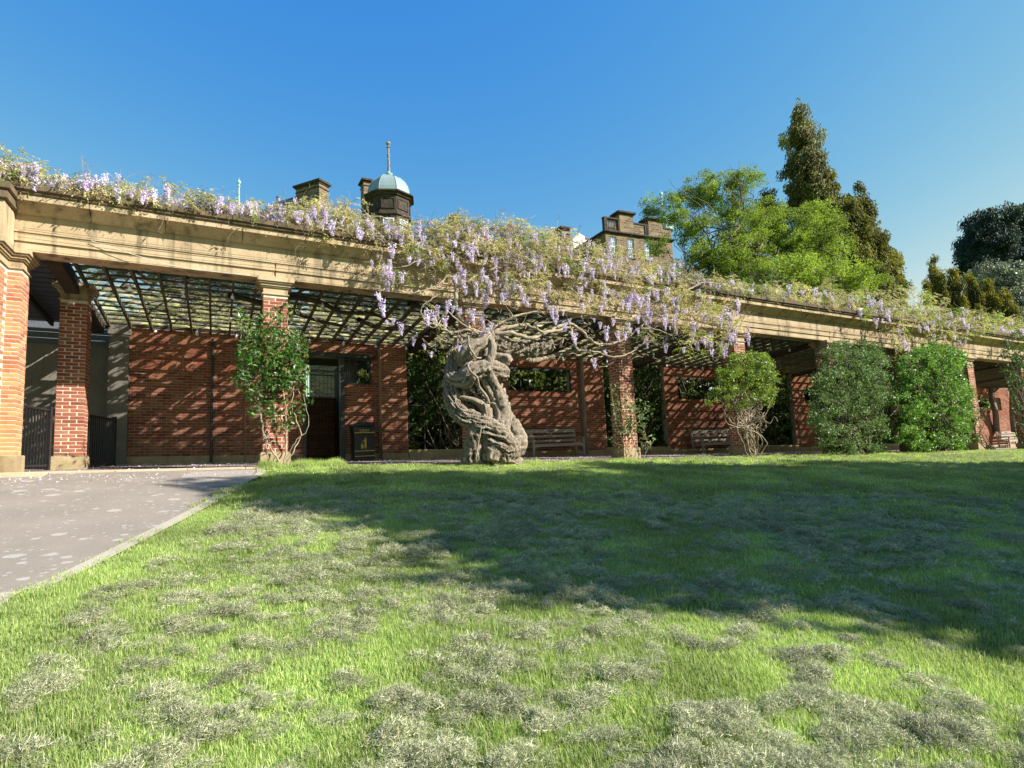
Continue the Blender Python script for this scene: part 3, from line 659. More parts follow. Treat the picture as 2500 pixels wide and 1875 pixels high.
a = np.arange(12)/12*2*math.pi; fig.raw(np.array([(.026+.022*math.cos(q), y0, .63+.022*math.sin(q)) for q in a]), np.array([tuple(range(0, 4)), (0, 3, 4, 5), (0, 5, 6, 7), (0, 7, 8, 9), (0, 9, 10, 11)]))
fig.build('emblem', M['gold'], bn)

# ================================================================= festoon lights
def festoon(n_, t0, t1, lab):
    r = empty('festoon_lights', W(t0, n_, 3.7), YAW, lab, 'string lights', 'strings of round bulbs under the pergola roof')
    k = int((t1-t0)/.95); bm = MB().lathe([(0, -.045), (.03, -.035), (.045, 0), (.03, .035), (.014, .05), (.014, .085), (0, .086)], 10).mesh('bulb', M['bulb'], True)
    P = []
    for i in range(k*4+1):
        x = i*(t1-t0)/(k*4); P.append((x, .03*math.sin(x*3), jh(n_)-3.7-.02-SL*x-.05*abs(math.sin(i*math.pi/4/2))))
        if i % 4 == 2: put('bulb', bm, (x, .03*math.sin(x*3), jh(n_)-3.78-SL*x-.06), r)
    MB().tube(P, .006, 4, False).build('cable', M['iron'], r)
MB(True).box(-3.7, 42, 5.0, 5.35, 3.69, 4.05).build('wall_plate', M['timber'], rf)
festoon(1.2, -3.2, 18, 'string of round bulbs nearest the stone beam'); festoon(3.0, -3.2, 18, 'string of round bulbs along the middle of the pergola roof'); festoon(4.5, -3.0, 18, 'string of round bulbs nearest the back wall')

# ================================================================= foliage tools
def rv(n): 
    d = rng.normal(size=(n, 3)); return d/np.linalg.norm(d, axis=1)[:, None]
def leafq(C, L, Wd, D=None, fold=.25, up=None):        # four-cornered folded leaves
    n = len(C); L = np.broadcast_to(L, (n,))[:, None]*rng.uniform(.7, 1.25, (n, 1)); Wd = np.broadcast_to(Wd, (n,))[:, None]*rng.uniform(.75, 1.2, (n, 1))
    if D is None: D = rv(n)
    D = D/(np.linalg.norm(D, axis=1)[:, None]+1e-9)
    s = np.cross(D, rv(n) if up is None else up+.5*rv(n)); s /= np.linalg.norm(s, axis=1)[:, None]+1e-9; q = np.cross(s, D)
    V = np.stack([C-D*L/2, C+s*Wd/2+q*Wd*fold-D*L*.05, C+D*L/2-q*Wd*fold*.6, C-s*Wd/2+q*Wd*fold-D*L*.05], 1).reshape(-1, 3)
    return V, np.arange(4*n).reshape(n, 4)
def merge(parts):
    Vs, Fs, n = [], [], 0
    for V, Fq in parts: Vs.append(V); Fs.append(Fq+n); n += len(V)
    return np.concatenate(Vs), np.concatenate(Fs)
def clumps(cent, rad, per, flat=1.):                     # gaussian leaf clumps around centres
    C = np.repeat(cent, per, 0); R = np.repeat(np.broadcast_to(rad, (len(cent),)), per)[:, None]
    d = rv(len(C))*(rng.random((len(C), 1))**.45); d[:, 2] *= flat; return C+d*R
def blobpts(bl, n, shell=.55):
    bl = np.array(bl, float); wgt = bl[:, 3]*bl[:, 4]*bl[:, 5]; wgt = wgt**.8; k = rng.choice(len(bl), n, p=wgt/wgt.sum()); b = bl[k]
    return b[:, :3]+rv(n)*b[:, 3:6]*(shell+(1-shell)*rng.random((n, 1)))
def branch(mb, a, b, r0, r1, wob=.12, seg=6, sides=5, sag=0.):
    a = np.asarray(a, float); b = np.asarray(b, float); Ln = np.linalg.norm(b-a); k = np.linspace(0, 1, seg+1)[:, None]
    P = a+(b-a)*k; P[1:-1] += rng.normal(size=(seg-1, 3))*Ln*wob/math.sqrt(seg); P[:, 2] += (-sag*4*k*(1-k))[:, 0]
    P = smooth_path(P, 3); mb.tube(P, np.linspace(r0, r1, len(P)), sides, False); return P
def pxb(x, y, rx, ry, Y, dep=1.):                         # a photo-sized blob standing at distance Y
    p = atY(x, y, Y); s = Y/F; return (p[0], p[1], p[2], rx*s, rx*s*dep, ry*s)
def tree(name, label, cat, base, blobs, m, ncl, per, crad, leaf, trunk_r, aspect=.45, shell=.5, dirf=None, flat=.7, limbs=22, barkm='bark2', group=None, top=None):
    root = empty(name, base, 0, label, cat, group); base = np.array(base, float)
    mb = MB(); bl = np.array(blobs, float); cc = (bl[:, :3]*bl[:, 3:4]).sum(0)/bl[:, 3].sum()
    if top is None: top = np.array([base[0]*.5+cc[0]*.5, base[1]*.5+cc[1]*.5, cc[2]])
    tp = branch(mb, (0, 0, -.3), top-base, trunk_r, trunk_r*.45, .05, 6, 9)
    cent = blobpts(blobs, ncl, shell)
    for i in range(limbs):
        q = cent[rng.integers(ncl)]-base; s = tp[int(len(tp)*rng.uniform(.35, .98))]; P = branch(mb, s, q, trunk_r*.32, trunk_r*.06, .22, 6, 5)
        for j in range(4):
            q2 = q+rv(1)[0]*crad*2.2; branch(mb, P[rng.integers(len(P)//2, len(P))], q2, trunk_r*.1, trunk_r*.03, .25, 4, 3)
    mb.build('trunk', M[barkm], root, True)
    C = clumps(cent, crad*rng.uniform(.6, 1.3, ncl), per, flat)-base
    D = None if dirf is None else dirf(C, cc-base)
    V, Fq = leafq(C, leaf, leaf*aspect, D); obj_np('crown', V, Fq, M[m], root); return root

# ================================================================= the great wisteria
GR = rng.random((64, 64)); 
def vn(u, v):                                            # value noise, periodic in u (period 64 cells)
    iu = np.floor(u).astype(int); iv = np.floor(v).astype(int); fu = u-iu; fv = v-iv; fu = fu*fu*(3-2*fu); fv = fv*fv*(3-2*fv)
    g = lambda a, b: GR[a % 64, b % 64]
    return (g(iu, iv)*(1-fu)+g(iu+1, iv)*fu)*(1-fv)+(g(iu, iv+1)*(1-fu)+g(iu+1, iv+1)*fu)*fv
WR = empty('wisteria', W(4.6, -1.0, 0), 0, 'giant old wisteria with a thick twisted trunk and lilac flowers spreading over the stone beam', 'wisteria'); wo = np.array(WR.location)
def gnarl(mb, pts, sides=30, dens=.022, amp=.16, twist=.8, seed=0, cut=False):   # pts: photo x, y, depth n, radius in photo px
    pts = np.array(pts, float); P = np.array([W(*onN(x, y, n_)) for x, y, n_, r in pts])-wo
    sc_ = np.array([((W(*onN(x, y, n_))[1])/F) for x, y, n_, r in pts]); R = pts[:, 3]*sc_
    m = 10; A = smooth_path(np.concatenate([P, R[:, None]], 1), m); Ln = np.r_[0, np.cumsum(np.linalg.norm(np.diff(A[:, :3], axis=0), axis=1))]
    k = max(8, int(Ln[-1]/dens)); s = np.linspace(0, Ln[-1], k); A = np.stack([np.interp(s, Ln, A[:, i]) for i in range(4)], -1)
    Vt, Fq = tube(A[:, :3], A[:, 3], sides); Vt = Vt.reshape(k, sides, 3); c = A[:, None, :3]; d = Vt-c
    th = np.arange(sides)/sides; o = seed*7.3; ss = s[:, None]
    ridge = 1-np.abs(2*vn(th[None]*16+twist*ss*5+o+0*ss, ss*3.+o)-1); ridge2 = 1-np.abs(2*vn(th[None]*32+twist*ss*9+o, ss*7+o)-1)
    ridge3 = 1-np.abs(2*vn(th[None]*64+twist*ss*12+o, ss*9+2*o)-1)
    lump = vn(th[None]*4+ss*.6+o, ss*2.2+3*o)
    pit = vn(th[None]*24+o, ss*14+2*o)
    f = 1+amp*(1.7*(ridge-.5)+1.1*(ridge2-.5)+1.1*(ridge3-.5))+.30*(lump-.5)*amp/.16+.12*amp/.16*(pit-.5)
    Vt = c+d*f[..., None]; n0 = mb.n; mb.raw(Vt.reshape(-1, 3), Fq)
    idx = np.arange(sides); cap = []
    for off, sg in ((0, -1), ((k-1)*sides, 1)):
        ctr = Vt.reshape(-1, 3)[off:off+sides].mean(0)
        mb.v.append(ctr[None]); ci = mb.n; mb.n += 1; mb.t.append(np.stack([n0+off+idx, n0+off+(idx+1) % sides, np.full(sides, ci)], -1)[:, ::sg])
    if cut:
        e = Vt[-1]; ax = A[-1, :3]-A[-2, :3]; ax /= np.linalg.norm(ax); ctr = e.mean(0); ring = ctr+(e-ctr)*.93+ax*.012
        cm = MB(); cm.raw(np.concatenate([e, ring, (ctr+ax*.004)[None]]), np.stack([idx, (idx+1) % sides, sides+(idx+1) % sides, sides+idx], -1)); cm.t.append(np.stack([sides+idx, sides+(idx+1) % sides, np.full(sides, 2*sides)], -1))
        cm.build('cut_end', M['cutwood'], WR)
    return A[:, :3]
tk = MB()
gnarl(tk, [(1190, 1134, -.88, 41), (1188, 1105, -.88, 39), (1188, 1080, -.86, 38), (1190, 1050, -.84, 36), (1186, 1010, -.82, 38), (1174, 975, -.8, 40), (1162, 940, -.8, 38), (1156, 905, -.8, 36), (1158, 868, -.8, 34), (1168, 842, -.8, 20)], 110, .010, .26, .8, 1)
gnarl(tk, [(1230, 1132, -1.15, 22), (1228, 1105, -1.12, 30), (1214, 1078, -1.14, 29), (1190, 1052, -1.15, 24), (1158, 1030, -1.12, 21), (1126, 1010, -1.05, 18), (1106, 982, -.98, 16), (1100, 950, -.9, 15), (1099, 925, -.86, 15), (1106, 880, -.8, 15), (1118, 850, -.76, 15), (1132, 832, -.74, 15), (1160, 824, -.72, 15), (1195, 824, -.7, 14)], 90, .010, .24, .9, 2)
gnarl(tk, [(1098, 905, -.8, 12), (1103, 922, -.95, 16), (1130, 928, -1.1, 21), (1152, 910, -1.18, 23), (1188, 902, -1.2, 23), (1214, 908, -1.15, 21), (1233, 914, -1.1, 16)], 52, .012, .15, .5, 3, True)
gnarl(tk, [(1128, 895, -.95, 14), (1137, 868, -1.05, 23), (1155, 848, -1.12, 20), (1178, 838, -1.15, 15), (1198, 826, -1.1, 12)], 44, .013, .13, .5, 4)
gnarl(tk, [(1180, 824, -.8, 14), (1203, 831, -.75, 17), (1231, 845, -.7, 18), (1267, 852, -.65, 19), (1303, 850, -.6, 18), (1330, 845, -.6, 17), (1344, 842, -.6, 15)], 52, .012, .26, 1.2, 5, True)
gnarl(tk, [(1180, 876, -.95, 9), (1205, 870, -.9, 10), (1224, 874, -.95, 12), (1238, 880, -1.0, 15), (1245, 884, -1.02, 11)], 24, .02, .16, .4, 6, True)
gnarl(tk, [(1180, 822, -1.1, 8), (1200, 836, -1.25, 8.5), (1202, 862, -1.32, 9), (1195, 888, -1.34, 9), (1199, 918, -1.32, 9.5), (1211, 950, -1.22, 13), (1221, 980, -1.18, 15), (1226, 1005, -1.18, 13), (1222, 1035, -1.2, 11), (1216, 1060, -1.25, 9)], 22, .02, .16, .8, 7)
gnarl(tk, [(1216, 950, -1.0, 16), (1222, 985, -.98, 18), (1236, 1015, -1.02, 17), (1252, 1045, -1.08, 18), (1264, 1072, -1.12, 18), (1262, 1096, -1.12, 18), (1256, 1114, -1.1, 15), (1258, 1134, -1.1, 18)], 24, .02, .2, .8, 8)
gnarl(tk, [(1172, 912, -1.1, 7), (1184, 936, -1.22, 7), (1198, 962, -1.2, 7.5), (1212, 990, -1.2, 7), (1216, 1022, -1.2, 6), (1208, 1045, -1.25, 6)], 18, .02, .14, .6, 9)
gnarl(tk, [(1234, 995, -1.1, 9), (1240, 1018, -1.16, 10), (1232, 1040, -1.2, 12), (1227, 1065, -1.22, 15), (1240, 1090, -1.2, 16), (1238, 1120, -1.15, 18)], 22, .02, .2, .8, 10)
gnarl(tk, [(1112, 968, -1.0, 5), (1135, 972, -1.15, 6), (1160, 978, -1.2, 7), (1180, 990, -1.15, 14), (1190, 1008, -1.15, 12), (1196, 1030, -1.2, 8)], 18, .02, .14, .6, 11)
gnarl(tk, [(1160, 1030, -1.2, 9), (1157, 1060, -1.15, 14), (1156, 1095, -1.1, 17), (1152, 1130, -1.05, 19)], 26, .02, .28, .5, 12)
gnarl(tk, [(1196, 1125, -1.3, 15), (1200, 1100, -1.25, 20), (1192, 1080, -1.2, 14), (1180, 1062, -1.2, 8)], 24, .02, .28, .5, 13)
for i, (pts) in enumerate([[(1143, 820, -1.15, 2.6), (1146, 846, -1.3, 2.6), (1155, 862, -1.34, 2.6), (1163, 873, -1.3, 2.4), (1175, 874, -1.22, 2.2)],
    [(1156, 880, -1.2, 2.4), (1143, 890, -1.36, 2.6), (1149, 907, -1.42, 2.8), (1164, 921, -1.42, 3), (1170, 945, -1.3, 3.2), (1187, 967, -1.3, 3.2), (1194, 985, -1.25, 3)],
    [(1112, 965, -1.2, 1.8), (1113, 985, -1.28, 1.8), (1128, 1001, -1.32, 1.8), (1150, 1005, -1.36, 1.6)],
    [(1176, 1040, -1.45, 1.8), (1170, 1070, -1.45, 1.9), (1163, 1110, -1.42, 2), (1162, 1126, -1.4, 2)],
    [(1225, 930, -1.1, 3), (1224, 945, -1.16, 3), (1216, 955, -1.2, 3)], [(1130, 940, -1.0, 4), (1134, 965, -1.0, 4), (1140, 990, -1.0, 4), (1150, 1012, -1.05, 4)],
    [(1183, 985, -1.3, 2.4), (1188, 1010, -1.32, 2.6), (1186, 1022, -1.3, 2.4)]]): gnarl(tk, pts, 8, .03, .08, .2, 20+i)
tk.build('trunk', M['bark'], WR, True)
def wp(x, y, n_): return W(*onN(x, y, n_))-wo
# limbs that leave the head of the trunk
lb = MB(); tips = []
def limb(pts, r0, r1, sides=8):
    P = smooth_path(np.array([wp(x, y, n_) for x, y, n_ in pts]), 6); P[1:-1] += rng.normal(size=(len(P)-2, 3))*.012
    lb.tube(P, np.linspace(r0, r1, len(P)), sides, False); tips.extend(P[len(P)//4::2]); return P
HUB = (1190, 818, -.8)
LM = [([HUB, (1235, 800, -.8), (1290, 795, -.8), (1330, 812, -.9), (1360, 800, -.9)], .055, .03), ([HUB, (1240, 812, -1.), (1300, 826, -1.0), (1345, 808, -.95), (1400, 800, -.9)], .06, .03),
      ([(1240, 845, -.7), (1300, 880, .3), (1390, 860, 1.5), (1500, 850, 2.5)], .08, .05), ([(1360, 800, -.9), (1398, 792, -.9), (1440, 828, -.95), (1470, 842, -.9), (1515, 832, -.9), (1560, 800, -.85), (1600, 770, -.8)], .045, .02),
      ([(1390, 795, -.9), (1402, 830, -.95), (1408, 852, -.95), (1450, 858, -.9), (1500, 872, -.9), (1540, 860, -.85), (1580, 830, -.8)], .032, .014),
      ([HUB, (1150, 806, -.85), (1100, 812, -.8), (1060, 792, -.85), (1020, 800, -.8)], .045, .015), ([(1155, 815, -.8), (1122, 775, -.75), (1113, 735, -.65), (1115, 700, -.55), (1098, 668, -.5), (1078, 640, -.4), (1060, 600, -.3)], .06, .025),
      ([(1115, 700, -.55), (1150, 680, -.7), (1210, 655, -.6), (1290, 640, -.5), (1360, 628, -.45)], .035, .015), ([(1170, 816, -.9), (1128, 790, -1.1), (1090, 760, -1.1), (1062, 800, -1.1), (1030, 770, -1.1), (1034, 745, -1.1), (1070, 720, -1.)], .02, .008),
      ([(1080, 640, -.4), (1040, 630, -.6), (990, 650, -.7), (940, 655, -.7)], .02, .008), ([(1098, 668, -.5), (1060, 700, -.7), (1000, 715, -.8), (950, 700, -.75)], .018, .006),
      ([HUB, (1220, 790, -.9), (1290, 765, -.95), (1380, 760, -1.), (1450, 745, -.95), (1520, 720, -.8)], .035, .012), ([(1600, 770, -.8), (1660, 760, -.8), (1720, 790, -.85), (1780, 800, -.9)], .03, .012), ([(1560, 800, -.85), (1620, 810, -.9), (1690, 850, -.95), (1750, 860, -.9)], .02, .008),
      ([(1600, 770, -.8), (1660, 720, -.6), (1720, 690, -.5), (1780, 700, -.5)], .03, .012), ([(1360, 628, -.45), (1440, 640, -.4), (1520, 660, -.3), (1620, 690, -.2)], .022, .01), ([(1060, 600, -.3), (1000, 560, -.1), (930, 530, 0), (850, 520, .2)], .03, .01),
      ([(1060, 600, -.3), (1140, 560, -.1), (1230, 560, 0), (1320, 580, 0)], .03, .01), ([(1240, 560, -.1), (1248, 540, -.1), (1228, 515, -.1)], .012, .004), ([(1248, 540, -.1), (1290, 535, -.1), (1310, 525, -.1)], .01, .003)]
for pts, a, b in LM: limb(pts, a, b)
tips = np.array(tips)
# leaf and flower places: blobs in the photo, on planes at depth n
BLB = [(965, 655, 42, 20, -.75, .8), (930, 640, 30, 16, -.6, .4), (1040, 612, 50, 26, -.55, 1), (1100, 590, 60, 35, -.4, 1.3), (1180, 602, 60, 28, -.4, 1.2), (1260, 608, 60, 30, -.4, 1.2), (1350, 620, 60, 32, -.45, 1.2), (1100, 655, 50, 20, -.8, .5), (1190, 690, 60, 22, -.9, .45),
       (1280, 690, 50, 26, -.9, .7), (1370, 690, 60, 28, -.8, .9), (1450, 650, 60, 30, -.5, 1.1), (1520, 690, 60, 36, -.5, 1.2), (1470, 735, 60, 26, -1., .9), (1590, 735, 70, 42, -.8, 1.5), (1670, 755, 70, 46, -.9, 1.5), (1735, 790, 60, 46, -1., 1.4), (1785, 790, 35, 60, -1., 1.3),
       (1560, 800, 60, 26, -1., .6), (1650, 830, 50, 20, -1., .5), (1720, 840, 50, 26, -1., .8), (1075, 780, 40, 30, -1.1, .3), (1100, 840, 30, 24, -1.1, .25), (1380, 790, 50, 22, -1., .45), (1230, 640, 60, 30, -.6, .8), (1620, 680, 60, 25, -.3, 1.), (1700, 700, 60, 20, -.2, .7),
       (865, 552, 55, 34, .1, 1.3), (950, 580, 60, 30, .0, 1.3), (1045, 572, 60, 34, -.1, 1.5), (1120, 570, 60, 45, -.1, 1.8), (1200, 575, 60, 40, -.1, 1.8), (1290, 590, 60, 35, -.1, 1.7), (1380, 600, 50, 35, 0, 1.4), (800, 530, 60, 45, .2, 1.3), (850, 485, 40, 20, .3, .2), (1250, 560, 40, 24, 0, .8),
       (1450, 620, 60, 35, .1, 1.2), (1540, 640, 60, 30, .1, 1.1), (1640, 665, 60, 28, .2, 1.1), (1740, 690, 50, 24, .2, .8)]
def wleaves(C, L=.26, n=11):                             # pinnate leaves: n leaflets along a drooping stalk
    N_ = len(C); D = rv(N_); D[:, 2] = D[:, 2]*.5-.15; D /= np.linalg.norm(D, axis=1)[:, None]; S = np.cross(D, rv(N_)*.4+[0, 0, 1]); S /= np.linalg.norm(S, axis=1)[:, None]
    Ls = L*rng.uniform(.5, 1.2, (N_, 1)); out = []; dr = rng.uniform(.1, .6, (N_, 1))
    for i in range(n):
        k = (i//2+1)/(n//2+1); sd = 0 if i == n-1 else (1 if i % 2 else -1); c0 = C+D*Ls*k+np.array([0, 0, -1])*Ls*dr*k*k
        dd = (D*.45+S*sd*.8+np.array([0, 0, -.7])*rng.uniform(.2, 1.1, (N_, 1))); dd /= np.linalg.norm(dd, axis=1)[:, None]
        l = Ls*.30; out.append(leafq(c0+dd*l*.5, l[:, 0], l[:, 0]*.36, dd, .2))
    return merge(out)
def sample_blobs(bl, n, nj=.3):
    bl = np.array(bl, float); wg = bl[:, 2]*bl[:, 3]*bl[:, 5]; k = rng.choice(len(bl), n, p=wg/wg.sum()); b = bl[k]; r = np.sqrt(rng.random(n)); a = rng.random(n)*2*math.pi
    x = b[:, 0]+b[:, 2]*r*np.cos(a)*1.1; y = b[:, 1]+b[:, 3]*r*np.sin(a)*1.1; nn = b[:, 4]+rng.normal(0, nj, n)
    return np.array([W(*onN(x[i], y[i], nn[i])) for i in range(n)])
def raceme(L, R, n, seed):
    g = np.random.default_rng(seed); u = g.random(n)**.8; rad = R*(1-u*.82)*np.sqrt(g.random(n))*1.0+.004; a = g.random(n)*2*math.pi
    C = np.stack([rad*np.cos(a), rad*np.sin(a), -L*u], -1); D = np.stack([np.cos(a)*.6, np.sin(a)*.6, g.normal(0, .5, n)-.2], -1)
    V, Fq = leafq(C, .030, .022, D, .45); return mesh_np('flower_cluster', V, Fq, M['petal'])
RAC = [raceme(.19, .055, 105, 1), raceme(.26, .06, 150, 2), raceme(.14, .05, 80, 3), raceme(.22, .07, 140, 4)]
def add_racemes(root, pts, maxparts=290):
    ro = np.array(root.location); rest = []
    for i, p in enumerate(pts):
        me = RAC[rng.integers(4)]; s = rng.uniform(.6, 1.6)
        if i < maxparts: put('flower_cluster', me, p-ro, root, (rng.normal(0, .12), rng.normal(0, .12), rng.random()*6.3), s)
        else:
            co = np.empty(len(me.vertices)*3, np.float32); me.vertices.foreach_get('co', co); co = co.reshape(-1, 3)*s+(p-ro); rest.append((co, np.arange(len(co)).reshape(-1, 4)))
    if rest: V, Fq = merge(rest); obj_np('more_flower_clusters', V, Fq, M['petal'], root, kind='stuff')
def twigs(mb, C, hubs, r=.006, k=1, sides=3, wob=.2):
    for c in C:
        h = hubs[np.argsort(((hubs-c)**2).sum(1)+rng.random(len(hubs))*.1)[0]]
        if np.linalg.norm(h-c) > .12: branch(mb, h, c, r*1.8, r*.6, wob, 4, sides)
leafc = sample_blobs([b if b[1] < 625 else b[:5]+(b[5]*.45,) for b in BLB], 700, .22)-wo
leafc = clumps(leafc, .18, 7, .7)
V, Fq = wleaves(leafc, .22); obj_np('foliage', V, Fq, M['wleaf'], WR)
leafc2 = clumps(sample_blobs(BLB, 60, .22)-wo, .16, 7, .6); V, Fq = wleaves(leafc2, .24); obj_np('young_foliage', V, Fq, M['wleafg'], WR)
cl = sample_blobs(BLB, 330, .22)-wo; twigs(lb, cl, np.concatenate([tips, ]), .006)
hub2 = cl[rng.choice(len(cl), 300)]
for i in range(1000):                                     # loose curling tendrils
    a = hub2[rng.integers(len(hub2))]; b = a+rng.normal(0, .28, 3)*[1, 1, .7]; branch(lb, a, b, .006, .003, .35, 5, 3)
for (x0, x1, y0, y1, k) in ((1300, 1800, 800, 880, 36), (1060, 1500, 780, 830, 30), (1100, 1400, 700, 800, 25)):
    for i in range(k):                                   # bare twiggy growth below the flowers
        a = wp(rng.uniform(x0, x1), rng.uniform(y0, y1), rng.uniform(-1.1, -.6)); b = a+rng.normal(0, .3, 3)*[1.3, .8, .5]; branch(lb, a, b, .011, .004, .3, 6, 4)
lb.build('branches', M['twig'], WR, True)
HR = [(922, 728), (930, 742), (945, 795), (962, 790), (978, 800), (1012, 838), (1035, 852), (1052, 872), (1042, 770), (1060, 775), (1068, 760), (1098, 745), (1108, 760), (1122, 765), (1150, 765), (1172, 775), (1110, 685), (1125, 680), (1132, 672), (1105, 630), (1060, 640), (1000, 640), (1024, 645), (1052, 650),
      (1110, 600), (1185, 690), (1195, 700), (1215, 690), (1180, 720), (1225, 730), (1290, 680), (1285, 740), (1330, 745), (1345, 760), (1355, 765), (1375, 770), (1390, 790), (1430, 690), (1445, 720), (1450, 790), (1465, 800), (1480, 810), (1500, 790), (1540, 730), (1560, 750), (1580, 770), (1640, 740), (1655, 760), (1670, 770), (1700, 760), (1720, 780), (1740, 800), (1756, 790), (1760, 850), (1765, 865), (1700, 845), (1625, 850), (1715, 835), (1450, 888), (1475, 868), (1790, 770), (1800, 740), (1200, 800), (1190, 815), (1175, 822)]
rp = [W(*onN(x, y-14, -1.05+rng.normal(0, .12))) for x, y in HR]
rb = [b for b in BLB]; extra = sample_blobs(rb, 440, .2); extra[:, 2] -= .06; extra[:, :2] -= V_[:2]*.12
add_racemes(WR, np.array(rp+list(extra)))

# ---------- wisteria on top of the beam, left and right, and over the roof
def top_vine(label, t0, t1, hfun, dens, flow, seed, green=.1, nmax=1.2):
    c = (t0+t1)/2; root = empty('wisteria', W(c, .2, 5.1), 0, label, 'wisteria', 'wisterias lying along the top of the beam'); ro = np.array(root.location)
    n_ = int((t1-t0)*dens); t = rng.uniform(t0, t1, n_); n2 = -.3+rng.random(n_)**1.6*nmax; hh = np.array([hfun(x) for x in t]); h = 5.12+hh*rng.random(n_)**1.5-.03*(n2 < 0)
    C = Wa(np.stack([t, n2, h], -1))-ro; L_ = clumps(C, .16, 9, .7); ng = int(len(L_)*green)
    V, Fq = wleaves(L_[ng:], .22); obj_np('foliage', V, Fq, M['wleaf'], root)
    if ng: V, Fq = wleaves(L_[:ng], .24); obj_np('young_foliage', V, Fq, M['wleafg'], root)
    mb = MB()
    for i in range(int((t1-t0)/2.2)):                     # long stems running along the roof
        a = rng.uniform(t0, t1-2); P = [Wa([(a+k*.6, rng.uniform(-.2, .9), 5.2+.5*hfun(a+k*.6)*rng.random())])[0]-ro for k in range(5)]; mb.tube(smooth_path(P, 5), np.linspace(.02, .008, 21), 5, False)
    for i in range(int((t1-t0)*16)):
        a = C[rng.integers(n_)]; b = a+rng.normal(0, .25, 3)+[0, 0, .04]; branch(mb, a, b, .006, .0025, .4, 5, 3)
    for i in range(int((t1-t0)*1.3)):                     # whips standing up against the sky and trailing down over the stone
        a = C[rng.integers(n_)]; b = a+[rng.normal(0, .25), rng.normal(0, .1), rng.uniform(.2, .5)]; branch(mb, a, b, .004, .002, .4, 6, 3)
        a = Wa([(rng.uniform(t0, t1), -.38, 5.15)])[0]-ro; branch(mb, a, a-[rng.normal(0, .15), 0, rng.uniform(.2, .8)], .004, .002, .25, 6, 3)
    mb.build('branches', M['twig'], root, True)
    k = int((t1-t0)*flow); t = rng.uniform(t0, t1, k); hh = np.array([hfun(x) for x in t])
    P = Wa(np.stack([t, -.4+rng.random(k)*.7, 5.22+hh*.55*rng.random(k)**1.3], -1)); add_racemes(root, P); return root
def prof(pts):
    xs = [p[0] for p in pts]; ys = [p[1] for p in pts]; return lambda t: max(.12, float(np.interp(t, xs, ys))*(.75+.5*vn(np.array([t*2.1+9]), np.array([3.3]))[0]))
SKY = [(20, 375), (100, 395), (180, 425), (260, 430), (330, 452), (400, 440), (470, 475), (560, 492), (640, 500), (720, 480), (800, 500), (860, 520), (905, 548), (1000, 552), (1060, 545)]
pl_ = [(onN(x, y, .1)[0], max(.1, onN(x, y, .1)[2]-5.1)) for x, y in SKY]
top_vine('wisteria with lilac clusters along the left end of the beam above the asphalt path', -5.6, 2.9, prof(pl_), 46, 44, 1, .10)
SK2 = [(1750, 680), (1850, 695), (1950, 690), (2050, 690), (2150, 705), (2230, 705), (2300, 745), (2400, 765), (2500, 780)]
pr_ = [(onN(x, y, .1)[0], max(.1, onN(x, y, .1)[2]-5.1)) for x, y in SK2]
top_vine('yellowish wisteria along the right end of the beam above the two big bushes', 11.5, 42, prof(pr_), 44, 12, 2, .25, 2.)
# hanging tail over the beam above the bright bush
R3 = empty('wisteria', W(22, -.4, 5), 0, 'wisteria tail hanging down the stone beam above the bright green bush', 'wisteria'); r3 = np.array(R3.location)
B3 = [(2190, 790, 30, 20, -.35, 1.), (2195, 830, 22, 30, -.4, 1.), (2290, 800, 40, 24, -.4, 1.2), (2240, 770, 60, 25, -.2, 1.5), (2380, 800, 40, 24, -.35, .9), (2330, 820, 30, 24, -.4, .8), (2310, 770, 60, 25, -.2, 1.), (2150, 760, 50, 20, -.2, 1.)]
C = clumps(sample_blobs(B3, 90, .15)-r3, .2, 7, .7); V, Fq = wleaves(C[:400], .24); obj_np('foliage', V, Fq, M['wleaf'], R3); V, Fq = wleaves(C[400:], .24); obj_np('young_foliage', V, Fq, M['wleafg'], R3)
mb = MB(); hb = sample_blobs(B3, 40, .1)-r3
for c in hb: branch(mb, c, c+rng.normal(0, .4, 3), .008, .004, .3, 5, 3)
mb.build('branches', M['twig'], R3, True, kind='stuff'); add_racemes(R3, sample_blobs(B3, 60, .15))
# vine over the glazing: stems and thin foliage that break up the sun
RV = empty('wisteria', W(6, 2.5, 4.3), 0, 'bare wisteria stems and sparse leaves lying on the lattice roof', 'wisteria'); rvo = np.array(RV.location); mb = MB()
for i in range(230):
    t = -3.7+34*rng.random()**1.35; n2 = rng.uniform(.6, 4.6); P = [Wa([(t, n2, jh(n2)+.30)])[0]-rvo]
    for k in range(6):
        t += rng.uniform(.1, .8); n2 = min(4.9, max(.6, n2+rng.normal(0, .45))); P.append(Wa([(t, n2, jh(n2)+.30+rng.uniform(0, .2))])[0]-rvo)
    mb.tube(smooth_path(P, 4), np.linspace(rng.uniform(.02, .06), .012, 25), 5, False)
for x, y, n0, n1 in ((700, 800, 1, 2.6), (1000, 800, .8, 3.2), (870, 830, 2.5, 4), (560, 760, 1.4, 3.4), (1450, 870, 1.5, 3.5)):
    t0 = onN(x, y, n0)[0]; P = [Wa([(t0+k*.7, n0+(n1-n0)*k/5+rng.normal(0, .15), jh(n0+(n1-n0)*k/5)-.06+rng.normal(0, .03))])[0]-rvo for k in range(6)]; mb.tube(smooth_path(P, 5), np.linspace(.07, .03, 26), 8, False)
mb.build('branches', M['twigdark'], RV, True)
n_ = 620; t = -3.7+38*rng.random(n_)**1.3; n2 = rng.uniform(.6, 5, n_); keep = vn(t*1.3+5, n2*1.3+2) > .34; t, n2 = t[keep], n2[keep]
